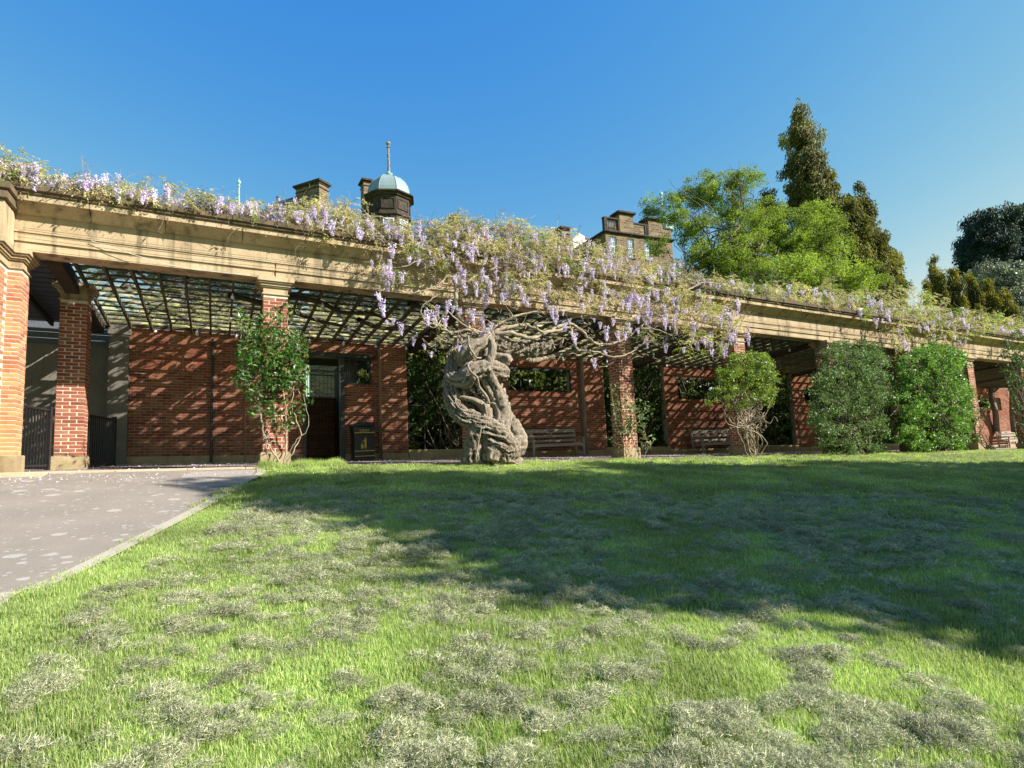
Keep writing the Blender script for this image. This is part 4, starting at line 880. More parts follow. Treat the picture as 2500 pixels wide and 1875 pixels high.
C = Wa(np.stack([t, n2, jh(n2)+.36+rng.random(len(t))*.25], -1))-rvo; V, Fq = wleaves(clumps(C, .2, 4, .4), .22); obj_np('foliage', V, Fq, M['wleaf'], RV)

# ================================================================= climbers and bushes at the columns
LEAFM = {}
def leafmesh(L, Wd, mt):
    V = np.array([(0, 0, 0), (-Wd/2, L*.4, .1*L), (0, L*.45, 0), (Wd/2, L*.4, .1*L), (-Wd*.32, L*.75, .04*L), (0, L, -.1*L), (Wd*.32, L*.75, .04*L)])
    return mesh_np('leaf', V, [np.array([(0, 1, 2), (0, 2, 3)][0:0]).reshape(0, 3), np.array([(0, 2, 1), (0, 3, 2), (1, 2, 4), (4, 2, 5), (5, 2, 6), (2, 3, 6)])], M[mt])
def climber(name, label, base, stems, blobs, n, L, mt, nparts=280, stemr=.012, stuffn=0, barkm='twig', shoots=0, nj=.25):
    root = empty(name, base, 0, label, 'climber'); ro = np.array(base); mb = MB(); hubs = []
    for pts, r in stems:
        P = smooth_path(np.array([W(*onN(x, y, nn))-ro for x, y, nn in pts]), 6); P[1:] += rng.normal(size=(len(P)-1, 3))*.012; mb.tube(P, np.linspace(r, r*.5, len(P)), 6, False); hubs.extend(P[len(P)//3:])
    hubs = np.array(hubs); C = sample_blobs(blobs, n, nj)-ro
    for c in C[::6]: 
        h = hubs[np.argmin(((hubs-c)**2).sum(1))]; branch(mb, h, c, stemr*.5, .003, .2, 5, 3)
    mb.build('stems', M[barkm], root, True)
    me = leafmesh(L, L*.55, mt)
    for c in C[:nparts]:
        out = np.array([rng.normal(0, .5), -.6+rng.normal(0, .35), rng.normal(-.1, .4)]); q = Vector(out).to_track_quat('Y', 'Z').to_euler(); q.rotate_axis('Y', rng.normal(0, .5))
        put('leaf', me, c, root, q, rng.uniform(.65, 1.2))
    rest = C[nparts:]
    if len(rest): V, Fq = leafq(rest, L, L*.5, None, .2); obj_np('more_leaves', V, Fq, M[mt], root, kind='stuff')
    if shoots:
        S = sample_blobs(blobs, shoots, nj)-ro; V, Fq = leafq(S+[0, 0, .05], L*.9, L*.2, rv(len(S))*.5+[0, 0, .6]); obj_np('red_shoots', V, Fq, M['redshoot'], root, kind='stuff')
    return root
climber('climbing_shrub', 'glossy-leaved climber with red shoots round the column at the corner of the path', W(.1, -.25, 0),
    [([(690, 1140, -.2), (665, 1100, -.25), (645, 1060, -.3), (635, 1000, -.3), (625, 930, -.35)], .022), ([(692, 1140, -.25), (700, 1080, -.3), (698, 1020, -.3), (690, 940, -.3), (680, 860, -.3), (665, 770, -.2)], .02),
     ([(695, 1140, -.25), (715, 1100, -.3), (735, 1060, -.3), (715, 990, -.3), (720, 900, -.3), (700, 780, -.2)], .017), ([(690, 1138, -.2), (720, 1080, -.35), (752, 1040, -.35), (740, 960, -.35)], .01), ([(640, 1000, -.3), (600, 930, -.3), (590, 850, -.3), (590, 780, -.2)], .01), ([(655, 1120, -.2), (648, 1050, -.2), (672, 1010, -.25), (660, 930, -.3)], .012)],
    [(650, 850, 62, 44, -.35, 1.1), (605, 880, 28, 50, -.3, .8), (590, 920, 20, 26, -.3, .5), (690, 905, 50, 44, -.35, 1.1), (725, 850, 26, 40, -.3, .8), (740, 900, 16, 24, -.3, .6), (635, 955, 40, 30, -.3, .7), (615, 800, 26, 20, -.25, .4), (660, 790, 30, 40, -.2, .35), (700, 770, 15, 40, -.15, .3), (700, 1010, 45, 40, -.35, .18), (640, 1000, 35, 25, -.3, .3), (745, 960, 20, 40, -.3, .3), (590, 780, 14, 30, -.2, .3)], 2300, .12, 'rose', 290, shoots=240)
climber('climbing_shrub', 'sparse climber on the column right of the first bench', W(9.0, -.2, 0),
    [([(1545, 1128, -.2), (1530, 1090, -.2), (1510, 1050, -.2), (1500, 1000, -.2), (1490, 940, -.15)], .012), ([(1550, 1128, -.2), (1555, 1070, -.25), (1540, 1030, -.25), (1550, 960, -.2)], .01), ([(1570, 1128, -.15), (1580, 1090, -.2), (1575, 1060, -.2), (1560, 1020, -.2)], .01), ([(1520, 1090, -.2), (1490, 1075, -.2), (1472, 1062, -.2)], .006)],
    [(1530, 1020, 40, 40, -.25, 1.), (1565, 1000, 28, 25, -.25, 1.2), (1510, 970, 25, 30, -.2, .5), (1520, 1070, 30, 30, -.2, .6), (1580, 1080, 18, 22, -.2, .9), (1550, 1040, 30, 20, -.2, .8), (1495, 945, 15, 12, -.2, .5)], 420, .11, 'bushA', 250, stemr=.01)
LB = empty('climbing_shrub', W(13.6, -.4, 0), 0, 'lime-green bushy climber on a mass of bare tangled stems round a column', 'climber'); lo = np.array(LB.location); mb = MB()
for i in range(46):
    x0 = rng.uniform(1822, 1850); y0 = rng.uniform(1080, 1122); x1 = rng.uniform(1790, 1850); P = [(x0, y0, -.1), (x0+rng.normal(0, 14)-4, y0-45, -.25+rng.normal(0, .1)), (x1+rng.normal(0, 14), 1030, -.3), (x1+rng.normal(0, 16), 985, -.35), (x1+rng.normal(0, 20), 950, -.3)]
    P = smooth_path(np.array([W(*onN(*q))-lo for q in P]), 5); P[1:-1] += rng.normal(size=(len(P)-2, 3))*.02; mb.tube(P, np.linspace(.018, .009, len(P)), 4, False)
for i in range(26):
    a = W(*onN(rng.uniform(1770, 1870), rng.uniform(960, 1060), -.35))-lo; branch(mb, a, a+rng.normal(0, .3, 3), .012, .006, .4, 6, 4)
mb.build('stems', M['twig'], LB, True)
bl = [(1820, 910, 62, 44, -.45, 1.3), (1860, 925, 36, 50, -.4, 1), (1780, 930, 30, 36, -.35, .6), (1870, 960, 22, 30, -.4, .6), (1830, 880, 40, 20, -.35, .8), (1745, 965, 30, 22, -.3, .25), (1800, 970, 40, 24, -.4, .5)]
C = clumps(sample_blobs(bl, 330, .28)-lo, .14, 32, .8); V, Fq = leafq(C, .075, .035, None, .25); obj_np('foliage', V, Fq, M['limeleaf'], LB)
def bush(label, blobs, m, ncl, per, leaf, base, nj=.42, rad=.2):
    r = empty('bush', base, 0, label, 'bush'); ro = np.array(base); mb = MB()
    C0 = sample_blobs(blobs, ncl, nj)-ro
    for c in C0[::5]: branch(mb, (rng.normal(0, .15), rng.normal(0, .15), 0), c, .03, .006, .12, 5, 4)
    mb.build('stems', M['bark2'], r, True)
    g_ = vn(C0[:, 0]*2.2+C0[:, 1]+13, C0[:, 2]*2.4+3) > .27; C = clumps(C0[g_], rad*rng.uniform(.55, 1.25, g_.sum()), per, .75); V, Fq = leafq(C, leaf*rng.uniform(.6, 1.2, len(C)), leaf*.42, rv(len(C))+[0, -.3, .1], .25); obj_np('foliage', V, Fq, M[m], r); return r
bush('large dark green rounded bush reaching the beam, left of the bright green one', [(2085, 880, 72, 46, -.6, 1.2), (2080, 950, 90, 60, -.7, 1.2), (2070, 1020, 82, 60, -.7, 1.2), (2075, 1080, 72, 36, -.7, 1.2), (2030, 980, 45, 80, -.4, .9), (2130, 930, 45, 70, -.6, 1), (2060, 860, 50, 22, -.5, .8), (2120, 1060, 48, 50, -.6, .8)], 'bushA', 1500, 42, .085, W(18.2, -.5, 0))
bush('large bright green leafy bush right of the dark rounded bush', [(2270, 890, 70, 46, -.6, 1.2), (2285, 960, 78, 60, -.7, 1.2), (2280, 1030, 82, 55, -.7, 1.2), (2290, 1075, 68, 30, -.6, 1), (2225, 960, 45, 90, -.3, .7), (2330, 1000, 40, 80, -.6, 1), (2240, 1060, 50, 50, -.4, .7), (2310, 880, 45, 30, -.5, .9)], 'bushB', 1400, 38, .11, W(22.8, -.5, 0))
bush('dark tangled climber hanging at the right edge under the beam', [(2485, 850, 30, 40, -.5, 1.), (2490, 930, 24, 60, -.4, 1.), (2495, 1020, 18, 60, -.4, .6), (2460, 880, 20, 24, -.3, .4)], 'shade', 160, 26, .1, W(30.5, -.4, 0))
bush('thin shrub stems at the foot of the slender column', [(2380, 1050, 14, 30, -.4, 1.), (2390, 1010, 12, 20, -.4, .7)], 'bushA', 40, 16, .1, W(27.3, -.4, 0), .1, .12)
# planted bays: evergreen shrubs on the trellis, and hedging behind the wall
nm2 = ['glossy evergreen shrub in the planted bay left of the wisteria trunk', 'evergreen shrub on the trellis behind the sparse climber', 'evergreen shrub on the trellis right of the lime-green bush', 'evergreen shrub on the trellis behind the far columns', 'evergreen shrub on the trellis by the farthest wall']
def shrubbox(name, label, t0, t1, n0, n1, h0, h1, ncl, per, leaf, m, cat='shrub', group=None, gap=.25):
    c = W((t0+t1)/2, (n0+n1)/2, 0); r = empty(name, c, 0, label, cat, group)
    q = np.stack([rng.uniform(t0, t1, ncl), rng.uniform(n0, n1, ncl), rng.uniform(h0, h1, ncl)], -1); q = q[vn(q[:, 0]*1.2+3, q[:, 2]*1.2+7) > gap]
    mb = MB()
    for a in Wa(q[::14])-c: branch(mb, (rng.normal(0, .5), 0, 0), a, .03, .006, .15, 5, 4)
    mb.build('stems', M['bark2'], r, True)
    C = clumps(Wa(q)-c, .22, per, .8); V, Fq = leafq(C, leaf, leaf*.45, rv(len(C))+[0, -.3, 0], .25); obj_np('foliage', V, Fq, M[m], r); return r
for (a, b), s in zip(TB, nm2):
    shrubbox('evergreen_shrub', s, a+.1, b-.1, 4.92, 5.8, .4, 3.5, 420 if a < 15 else 260, 24, .115, 'shade', 'shrub', 'shrubs trained in the planted bays', .24)
for i, (a, b) in enumerate([(-3, .2), (3, 7.2), (7.2, 11.6), (11.6, 16), (16, 21), (21, 27), (27, 33), (33, 39), (39, 46)]):
    shrubbox('hedge', ['hedge behind the left brick wall', 'dark hedge behind the first planted bay', 'dark hedge seen through the window above the first bench', 'dark hedge behind the trellis by the sparse climber', 'dark hedge seen through the window above the second bench', 'dark hedge behind the big dark bush', 'dark hedge behind the bright green bush', 'dark hedge behind the slender column', 'dark hedge behind the farthest wall'][i],
             a, b, 6.4, 9.4, .2, 7.2, int((b-a)*240), 24, .26, 'hedge', 'hedge', None, .0)
# coarse grass at the foot of the first column
tg = MB(); 
# ================================================================= trees behind
def down(C, cc):
    o = C-cc; o[:, 2] = 0; o /= np.linalg.norm(o, axis=1)[:, None]+1e-6; return o*.5+rng.normal(0, .25, C.shape)+[0, 0, -.9]
def upd(C, cc): return rng.normal(0, .35, C.shape)+[0, 0, .9]
def spire(x, ytop, ybot, wtop, wbot, Y, k=9, lean=0, px_=1.):
    o = []
    for i in range(k):
        f = (i+.5)/k; o.append(pxb(x+lean*f, ytop+(ybot-ytop)*f, (wtop+(wbot-wtop)*f**px_), (ybot-ytop)/k*.9, Y))
    return o
bs = atY(2000, 1000, 44); bs[2] = 2.
tree('cypress_tree', 'tall bronze-green weeping cypress rising above everything at the right', 'conifer', (atY(1975, 900, 44)[0], 44, 2), spire(1950, 262, 520, 10, 66, 44, 9, 34, .7)+spire(2040, 500, 760, 70, 150, 44, 6, 20)+spire(2102, 455, 560, 8, 34, 43, 4)+spire(2180, 640, 760, 10, 40, 42, 4)+[pxb(2030, 545, 55, 40, 44), pxb(2075, 600, 60, 50, 44), pxb(2130, 670, 60, 50, 43), pxb(1908, 420, 22, 26, 44), pxb(1996, 345, 16, 20, 44), pxb(2012, 430, 22, 24, 44), pxb(1912, 350, 14, 18, 44), pxb(2040, 480, 20, 20, 44), pxb(2118, 520, 20, 26, 43), pxb(2170, 650, 26, 34, 43)]+spire(1880, 480, 600, 20, 60, 44, 3),
     'cypress', 2100, 80, .46, .26, .35, .36, .55, down, 1.25, 0, top=np.array([*atY(1955, 300, 44)]))
tree('feathery_tree', 'spreading light green feathery-leaved tree in front of the cypress', 'tree', (atY(1850, 900, 31)[0], 31, 1.6),
     [pxb(1720, 470, 80, 42, 31), pxb(1810, 440, 55, 30, 31), pxb(1640, 520, 40, 50, 30), pxb(1590, 510, 26, 34, 30), pxb(1700, 560, 60, 40, 30), pxb(1780, 510, 50, 40, 31), pxb(1610, 600, 30, 40, 30), pxb(1850, 560, 110, 70, 31), pxb(1975, 600, 110, 70, 31), pxb(2060, 690, 90, 55, 30), pxb(1760, 640, 120, 60, 30), pxb(1650, 690, 70, 36, 30), pxb(1900, 690, 160, 60, 29), pxb(2000, 530, 60, 40, 31)],
     'feather', 1700, 70, .36, .14, .28, .32, .35, None, .7, 60, 'bark2')
for i, (x, yt, yb, w1, Y, lab) in enumerate([(2282, 634, 800, 34, 36, 'golden-tipped conifer, tallest of the group right of the cypress'), (2328, 660, 810, 28, 35.4, 'golden conifer second in the group right of the cypress'), (2372, 672, 810, 30, 35, 'golden conifer in the middle of the right-hand group'),
                                        (2412, 690, 820, 28, 34.5, 'lower golden conifer toward the right edge'), (2455, 715, 825, 28, 34, 'lowest golden conifer at the right edge')]):
    tree('golden_conifer', lab, 'conifer', (atY(x, 900, Y)[0], Y, 1.5), spire(x, yt, yb, 5, w1*.9, Y, 7, 0, .8)+spire(x+22, yt+40, yb, 4, 14, Y-.6, 5, 0, .8)+spire(x-20, yt+55, yb, 4, 14, Y-.8, 5, 0, .8), 'yew', 330, 70, .24, .16, .16, .3, .6, upd, 1.3, 8, group='golden conifers at the right')
tree('dark_conifer', 'dark broad conifer against the sky near the right edge', 'conifer', (atY(2420, 900, 58)[0], 58, 2), [pxb(2425, 540, 62, 34, 58), pxb(2400, 590, 66, 44, 58), pxb(2430, 650, 90, 46, 58), pxb(2380, 630, 40, 40, 58)], 'pine', 420, 80, .62, .30, .4, .35, .55, down, 1., 16)
tree('dark_conifer', 'dark conifer cut off by the right edge of the photo', 'conifer', (atY(2520, 900, 62)[0], 62, 2), [pxb(2505, 530, 42, 36, 62), pxb(2520, 590, 60, 60, 62), pxb(2500, 660, 60, 50, 62)], 'pine', 300, 80, .65, .32, .4, .35, .55, down, 1., 12)
tree('holly_tree', 'glossy silvery-leaved tree behind the golden conifers', 'tree', (atY(2450, 900, 40)[0], 40, 2), [pxb(2410, 670, 40, 26, 40), pxb(2450, 700, 50, 40, 40), pxb(2480, 680, 40, 50, 40), pxb(2490, 750, 40, 50, 39)], 'holly', 240, 70, .42, .17, .2, .45, .5, None, .8, 10)
shrubbox('dark_shrub', 'low dark shrub between the cypress and the golden conifers', 46, 54, 16, 19, 3.4, 5.2, 120, 60, .16, 'pine', 'shrub', None, .2)
# tree beyond the right edge, whose shade lies across the lawn
def cone_blobs(c, z0, z1, r, k=8): return [(c[0], c[1], z0+(z1-z0)*(i+.5)/k, r*(1-(i/k)**1.3)+.5, r*(1-(i/k)**1.3)+.5, (z1-z0)/k*.9) for i in range(k)]
tree('shade_tree', 'large tree out of the photo on the right that shades the lawn', 'tree', (14.6, 5.4, .6), cone_blobs((14.6, 5.4), 3.0, 14.0, 5.6), 'bushA', 2200, 60, .8, .38, .4, .5, .1, None, .7, 30)
tree('shade_tree', 'second large tree out of the photo behind the lawn on the right', 'tree', (24., 8.5, .5), cone_blobs((24., 8.5), 3.0, 16, 6.5), 'bushA', 700, 60, .85, .36, .4, .5, .3, None, .7, 30)

# ================================================================= buildings
def bldg(name, label, x, y, Y, yaw, cat='building'):
    p = atY(x, y, Y); return empty(name, (p[0], p[1], 5), yaw, label, cat), p
def zz(x, y, Y): return atY(x, y, Y)[2]-5
K = 70/F
# domed turret
r, p = bldg('domed_turret', 'dark stone turret with a pale green copper dome and tall finial', 951, 500, 70, math.radians(8), 'turret')
zc = zz(951, 486, 70); a8 = math.pi/8; R0 = 2.75
MB().lathe([(R0-.15, -6), (R0-.15, zc-3.0), (R0+.1, zc-2.95), (R0+.1, zc-2.7), (R0-.1, zc-2.6), (R0-.1, zc-.55)], 8, rot=a8).build('drum', M['trim'], r)
MB().lathe([(R0-.1, zc-.55), (R0+.12, zc-.5), (R0+.15, zc-.3), (R0+.5, zc-.18), (R0+.52, zc-.02), (R0-.1, zc+.05)], 8, rot=a8).build('cornice', M['trim'], r)
dome = [(R0-.05, zc+.0), (R0, zc+.15), (R0-.05, zc+.7), (R0-.25, zc+1.3), (R0-.6, zc+1.9), (R0-1.15, zc+2.45), (R0-1.8, zc+2.8), (.35, zc+2.95), (.05, zc+2.98)]
MB().lathe(dome, 8, rot=a8).build('dome', M['copper'], r)
mb = MB()
for k in range(8):
    a = a8+k*math.pi/4; mb.tube([(q[0]*math.cos(a), q[0]*math.sin(a), q[1]) for q in dome], .045, 4, False)
mb.build('dome_rib', M['copper'], r)
zt = zc+2.95; H = zz(957, 345, 70)-zt
MB().lathe([(.02, zt), (.3, zt), (.45, zt+.25), (.5, zt+.35), (.25, zt+.45), (.18, zt+.6), (.05, zt+.62)], 12).build('finial_base', M['coppergreen'], r)
MB().lathe([(.15, zt+.6), (.2, zt+1.2), (.13, zt+1.3), (.17, zt+2.2), (.12, zt+2.4), (.2, zt+H*.62), (.12, zt+H*.66), (.13, zt+H*.8), (.26, zt+H*.83), (.12, zt+H*.87), (.3, zt+H*.93), (.28, zt+H*.97), (.03, zt+H)], 12).build('finial', M['spirestone'], r)
for k in range(8):                                       # recessed panels and windows of the drum
    a = k*math.pi/4; ap = (R0-.1)*math.cos(a8); 
    for z0, z1, ww, m_, nm_ in ((zc-2.1, zc-1.0, .72, 'trim', 'panel'), (zc-5.6, zc-3.6, .55, 'pane', 'window')):
        f = MB(); 
        for (y0_, y1_, za, zb) in ((-ww-.12, -ww, z0-.12, z1+.12), (ww, ww+.12, z0-.12, z1+.12), (-ww, ww, z1, z1+.12), (-ww, ww, z0-.12, z0)): f.box(ap-.1, ap+.1, y0_, y1_, za, zb)
        o_ = f.build('panel_frame' if nm_ == 'panel' else 'window_frame', M['trim'] if nm_ == 'panel' else M['white'], r); o_.rotation_euler = (0, 0, a)
        o_ = MB().box(ap-.1, ap+.035, -ww, ww, z0, z1).build(nm_, M[m_], r); o_.rotation_euler = (0, 0, a)
        if nm_ == 'window':
            g = MB()
            for q in (-.2, .2): g.box(ap, ap+.06, q-.03, q+.03, z0, z1)
            for q in (.35, .65): g.box(ap, ap+.06, -ww, ww, z0+(z1-z0)*q-.03, z0+(z1-z0)*q+.03)
            o_ = g.build('glazing_bars', M['white'], r); o_.rotation_euler = (0, 0, a)
def stack(x, y, w_, d_, h_, yaw, label, Y=70, cap=.28, pots=0):
    r, p = bldg('chimney_stack', label, x, y, Y, yaw, 'chimney'); z = zz(x, y, Y)
    MB().box(-w_/2, w_/2, -d_/2, d_/2, z-h_, z-.45).build('shaft', M['mason'], r)
    MB().box(-w_/2-.08, w_/2+.08, -d_/2-.08, d_/2+.08, z-.95, z-.85).box(-w_/2-.1, w_/2+.1, -d_/2-.1, d_/2+.1, z-.45, z-.28).box(-w_/2-cap, w_/2+cap, -d_/2-cap, d_/2+cap, z-.28, z, .03).build('cap', M['trim'], r)
    return r
stack(762, 452, 3.6, 1.5, 7, math.radians(-25), 'wide blackened stone chimney stack left of the green dome', 66)
stack(896, 444, 1.3, 1.6, 7, math.radians(28), 'narrow dark chimney stack just left of the green dome', 73)
stack(1110, 530, 1.1, 1.1, 5, math.radians(20), 'small stone chimney stack right of the dome', 74, .2)
stack(1374, 558, 1.2, 1.2, 5, math.radians(27), 'small dark chimney stack left of the stone tower', 70, .2)
# roof behind the vine at the left
r, p = bldg('tiled_roof', 'dark hipped roof ridge just left of the wide chimney stack', 690, 505, 68, math.radians(-25), 'roof')
mb = MB(); z = zz(690, 490, 68); mb.raw([(-4, -2, z-2.6), (4, -2, z-2.6), (4, 2, z-2.6), (-4, 2, z-2.6), (-1.6, -.1, z), (2.4, -.1, z), (2.4, .1, z), (-1.6, .1, z)], BOXF); mb.build('roof', M['slate'], r); MB().lathe([(.2, z-.1), (.22, z+.5), (.3, z+.55), (.3, z+.62), (.2, z+.62)], 10, (-.7, 0, 0)).build('vent_pot', M['spirestone'], r)
def spirelet(x, ytop, ybot, Y, label, dome_=False):
    r, p = bldg('copper_finial', label, x, ybot, Y, 0, 'finial'); z0 = zz(x, ybot, Y); H = zz(x, ytop, Y)-z0
    MB().lathe([(.14, z0), (.11, z0+H*.4), (.2, z0+H*.42), (.1, z0+H*.45), (.1, z0+H*.66), (.22, z0+H*.70), (.1, z0+H*.73), (.12, z0+H*.78), (.27, z0+H*.82), (.24, z0+H*.88), (.05, z0+H*.91), (.02, z0+H)], 12).build('finial', M['coppergreen'], r)
    if dome_: MB().lathe([(1.25, z0-2.0), (1.3, z0-1.4), (1.15, z0-.8), (.8, z0-.35), (.35, z0-.05), (.1, z0)], 16).build('dome', M['coppergreen'], r)
    else: MB().lathe([(1.2, z0-3), (.4, z0-.6), (.14, z0)], 12).build('base', M['coppergreen'], r)
spirelet(583, 434, 505, 80, 'thin pale green finial behind the vine at the left'); spirelet(1618, 464, 530, 74, 'pale green finial and small dome behind the stone tower', True)
# stone tower at the right
YT = 64; r, p = bldg('stone_tower', 'blackened stone building with balustraded parapet and three sash windows', 1480, 600, YT, math.radians(25), 'building')
z = zz(1480, 562, YT); S = 1.0                         # z: top of the main cornice; corner at local origin
def qz(y): return zz(1480, y, YT)
Lx, Ly = 9.6, 8.
ws = [(1.05+i*2.42, .55) for i in range(3)]; wz0, wz1 = z-2.9, z-.62
xs = [0]+[v for c_0, h_ in ws for v in (c_0-h_*.8, c_0+h_*.8)]+[Lx]
for i in range(0, len(xs), 2): MB().box(xs[i], xs[i+1], 0, .5, wz0-.01, wz1+.01).build('wall', M['mason'], r)
MB().box(0, Lx, .001, .5, -6, wz0-.01).build('wall', M['mason'], r); MB().box(0, Lx, .001, .5, wz1+.01, z-.3).build('wall', M['mason'], r)
MB().box(.001, .5, .5, Ly, -6, z-.3).build('wall', M['mason'], r); MB().box(Lx-.5, Lx, .5, Ly, -6, z-.3).build('wall', M['mason'], r)
MB().box(-.12, Lx+.12, -.12, Ly, z-.32, z-.2).box(-.3, Lx+.3, -.3, Ly, z-.2, z, .04).build('cornice', M['trim'], r)
for c_0, h_ in ws:
    f = empty('window', (c_0, .18, 0), 0); f.parent = r
    MB().box(-h_*.8, h_*.8, 0, .05, wz0, wz1).build('pane', M['pane'], f)
    g = MB(); w8 = h_*.8
    for a, b in ((-w8, -w8+.08), (w8-.08, w8), (-w8/3-.02, -w8/3+.02), (w8/3-.02, w8/3+.02)): g.box(a, b, -.05, .04, wz0, wz1)
    for q in (0, .25, .48, .75, .96): g.box(-w8, w8, -.055, .035, wz0+(wz1-wz0)*q, wz0+(wz1-wz0)*q+(.09 if q in (0, .48, .96) else .04))
    g.build('frame', M['white'], f); MB().box(-w8-.12, w8+.12, -.26, .0, wz0-.16, wz0).build('sill', M['trim'], f)
mb = MB(); mb.box(-.1, 1.0-.45, -.05, .35, z, z+.2).box(-.1, .3, -.08, .38, z, z+1.62).box(1.8, 2.0, -.08, .38, z, z+1.5)
mb.box(-.15, 2.0, -.1, .4, z+1.45, z+1.62).box(.3, 1.8, -.02, .3, z, z+.22); mb.build('parapet', M['trim'], r)
for i in range(7): MB().lathe([(.05, .22), (.10, .45), (.06, .8), (.06, 1.0), (.09, 1.2), (.06, 1.45)], 8, (.42+i*.21, .14, z)).build('baluster', M['mason'], r)
for x0, x1, top in ((2.05, 4.0, 2.2), (6.2, 8.3, 2.0)):
    MB().box(x0, x1, -.05, 1.2, z, z+top).build('chimney', M['mason'], r); MB().box(x0-.12, x1+.12, -.17, 1.32, z+top, z+top+.12).box(x0-.28, x1+.28, -.33, 1.45, z+top+.12, z+top+.38, .04).build('chimney_cap', M['trim'], r)
MB().box(4.0, 6.2, .0, .3, z, z+1.25).box(8.3, Lx, 0, .3, z, z+1.2).build('parapet_wall', M['mason'], r); MB().box(4.02, 6.18, -.08, .38, z+1.25, z+1.42).box(8.3, Lx+.1, -.08, .38, z+1.2, z+1.38).box(5.6, 5.8, -.1, .35, z, z+1.24).box(5.95, 6.12, -.1, .35, z, z+1.24).build('parapet_coping', M['trim'], r)
# pale gable and flat white roof left of the tower
r, p = bldg('white_building', 'low white-painted gable and pale roofline left of the stone tower', 1420, 600, 72, math.radians(20), 'building')
z = zz(1405, 570, 72); mb = MB(); k = [(-1.2, z-.9), (-.3, z+.0), (.5, z-.35), (.5, z-4), (-1.2, z-4)]
V = np.array([(x, y_, h) for y_ in (0, 3) for x, h in k]); mb.raw(V, [(0, 1, 6, 5), (1, 2, 7, 6), (2, 3, 8, 7), (0, 5, 9, 4)]); mb.t.append(np.array([(0, 4, 3), (0, 3, 2), (0, 2, 1), (5, 8, 9), (5, 7, 8), (5, 6, 7)])); mb.build('gable', M['white'], r)
MB().box(.5, 3.2, .5, 4, z-4, z-.5).build('wing', M['white'], r); MB().box(.5, 3.4, .35, 4.1, z-.5, z-.3).build('eaves', M['slate'], r)
for a, b in ((1.0, 1.5), (1.9, 2.4)): MB().box(a, b, .46, .52, z-1.6, z-.9).build('window', M['pane'], r)
r, p = bldg('terrace_building', 'dark stone wing with roofs behind the vine between the dome and the tower', 1200, 620, 76, math.radians(6), 'building')
z = zz(1200, 600, 76); MB().box(-24, 10, 0, 8, -6, z-.3).build('wall', M['mason'], r); MB().box(-24.2, 10.2, -.2, 8.2, z-.3, z).build('cornice', M['trim'], r)
for i in range(8):
    f = empty('window', (-22+i*4, -.02, 0), 0); f.parent = r; MB().box(-.6, .6, .0, .04, z-3, z-1).build('pane', M['pane'], f); MB().box(-.7, -.6, -.04, .04, z-3.1, z-.9).box(.6, .7, -.04, .04, z-3.1, z-.9).box(-.6, .6, -.04, .04, z-2.05, z-1.95).box(-.6, .6, -.04, .04, z-1, z-.9).build('frame', M['white'], f)

# ================================================================= grass and clippings
def offobj(name, V, Fs, m): return bpy.data.objects.new(name, mesh_np(name, V, Fs, M[m]))
def blades(n, size, L, wd, lean, seed, flat=False, hump=0.):
    g = np.random.default_rng(seed); b = g.uniform(-size/2, size/2, (n, 2)); a = g.random(n)*6.283; l = L*g.uniform(.5, 1.25, n); t = np.abs(g.normal(0, lean, n))
    d = np.stack([np.cos(a), np.sin(a)], -1); s = np.stack([-np.sin(a), np.cos(a), np.zeros(n)], -1)
    if flat:
        r = np.linalg.norm(b, axis=1)/(size/2); z0 = np.maximum(.004, hump*(1-r**2)*g.uniform(.1, 1.1, n)); el = g.normal(.12, .28, n)
        D = np.concatenate([d*np.cos(el)[:, None], np.sin(el)[:, None]], 1)*l[:, None]; B = np.concatenate([b, z0[:, None]], 1)
        bend = g.normal(0, .25, (n, 1))*s*l[:, None]; mid = B+D*.5+bend*.5; tip = B+D
        up = np.array([0, 0, 1.])*wd*.5*g.choice([0, 1], (n, 1)); sw = s*wd/2+up*.6
        V = np.stack([B-sw, B+sw, mid+sw, mid-sw, tip+sw*.3, tip-sw*.3], 1).reshape(-1, 3); i = np.arange(n)[:, None]*6
        return V, np.concatenate([i+[0, 1, 2, 3], i+[3, 2, 4, 5]])
    B = np.concatenate([b, np.full((n, 1), -.006)], 1)
    mid = B+np.concatenate([d*(l*.5*np.sin(t*.5))[:, None], (l*.55*np.cos(t*.5))[:, None]], 1); tip = B+np.concatenate([d*(l*np.sin(t))[:, None], (l*np.cos(t*.8))[:, None]], 1)
    V = np.stack([B-s*wd/2, B+s*wd/2, mid+s*wd*.4, mid-s*wd*.4, tip+s*wd*.08, tip-s*wd*.08], 1).reshape(-1, 3); i = np.arange(n)[:, None]*6
    return V, np.concatenate([i+[0, 1, 2, 3], i+[3, 2, 4, 5]])
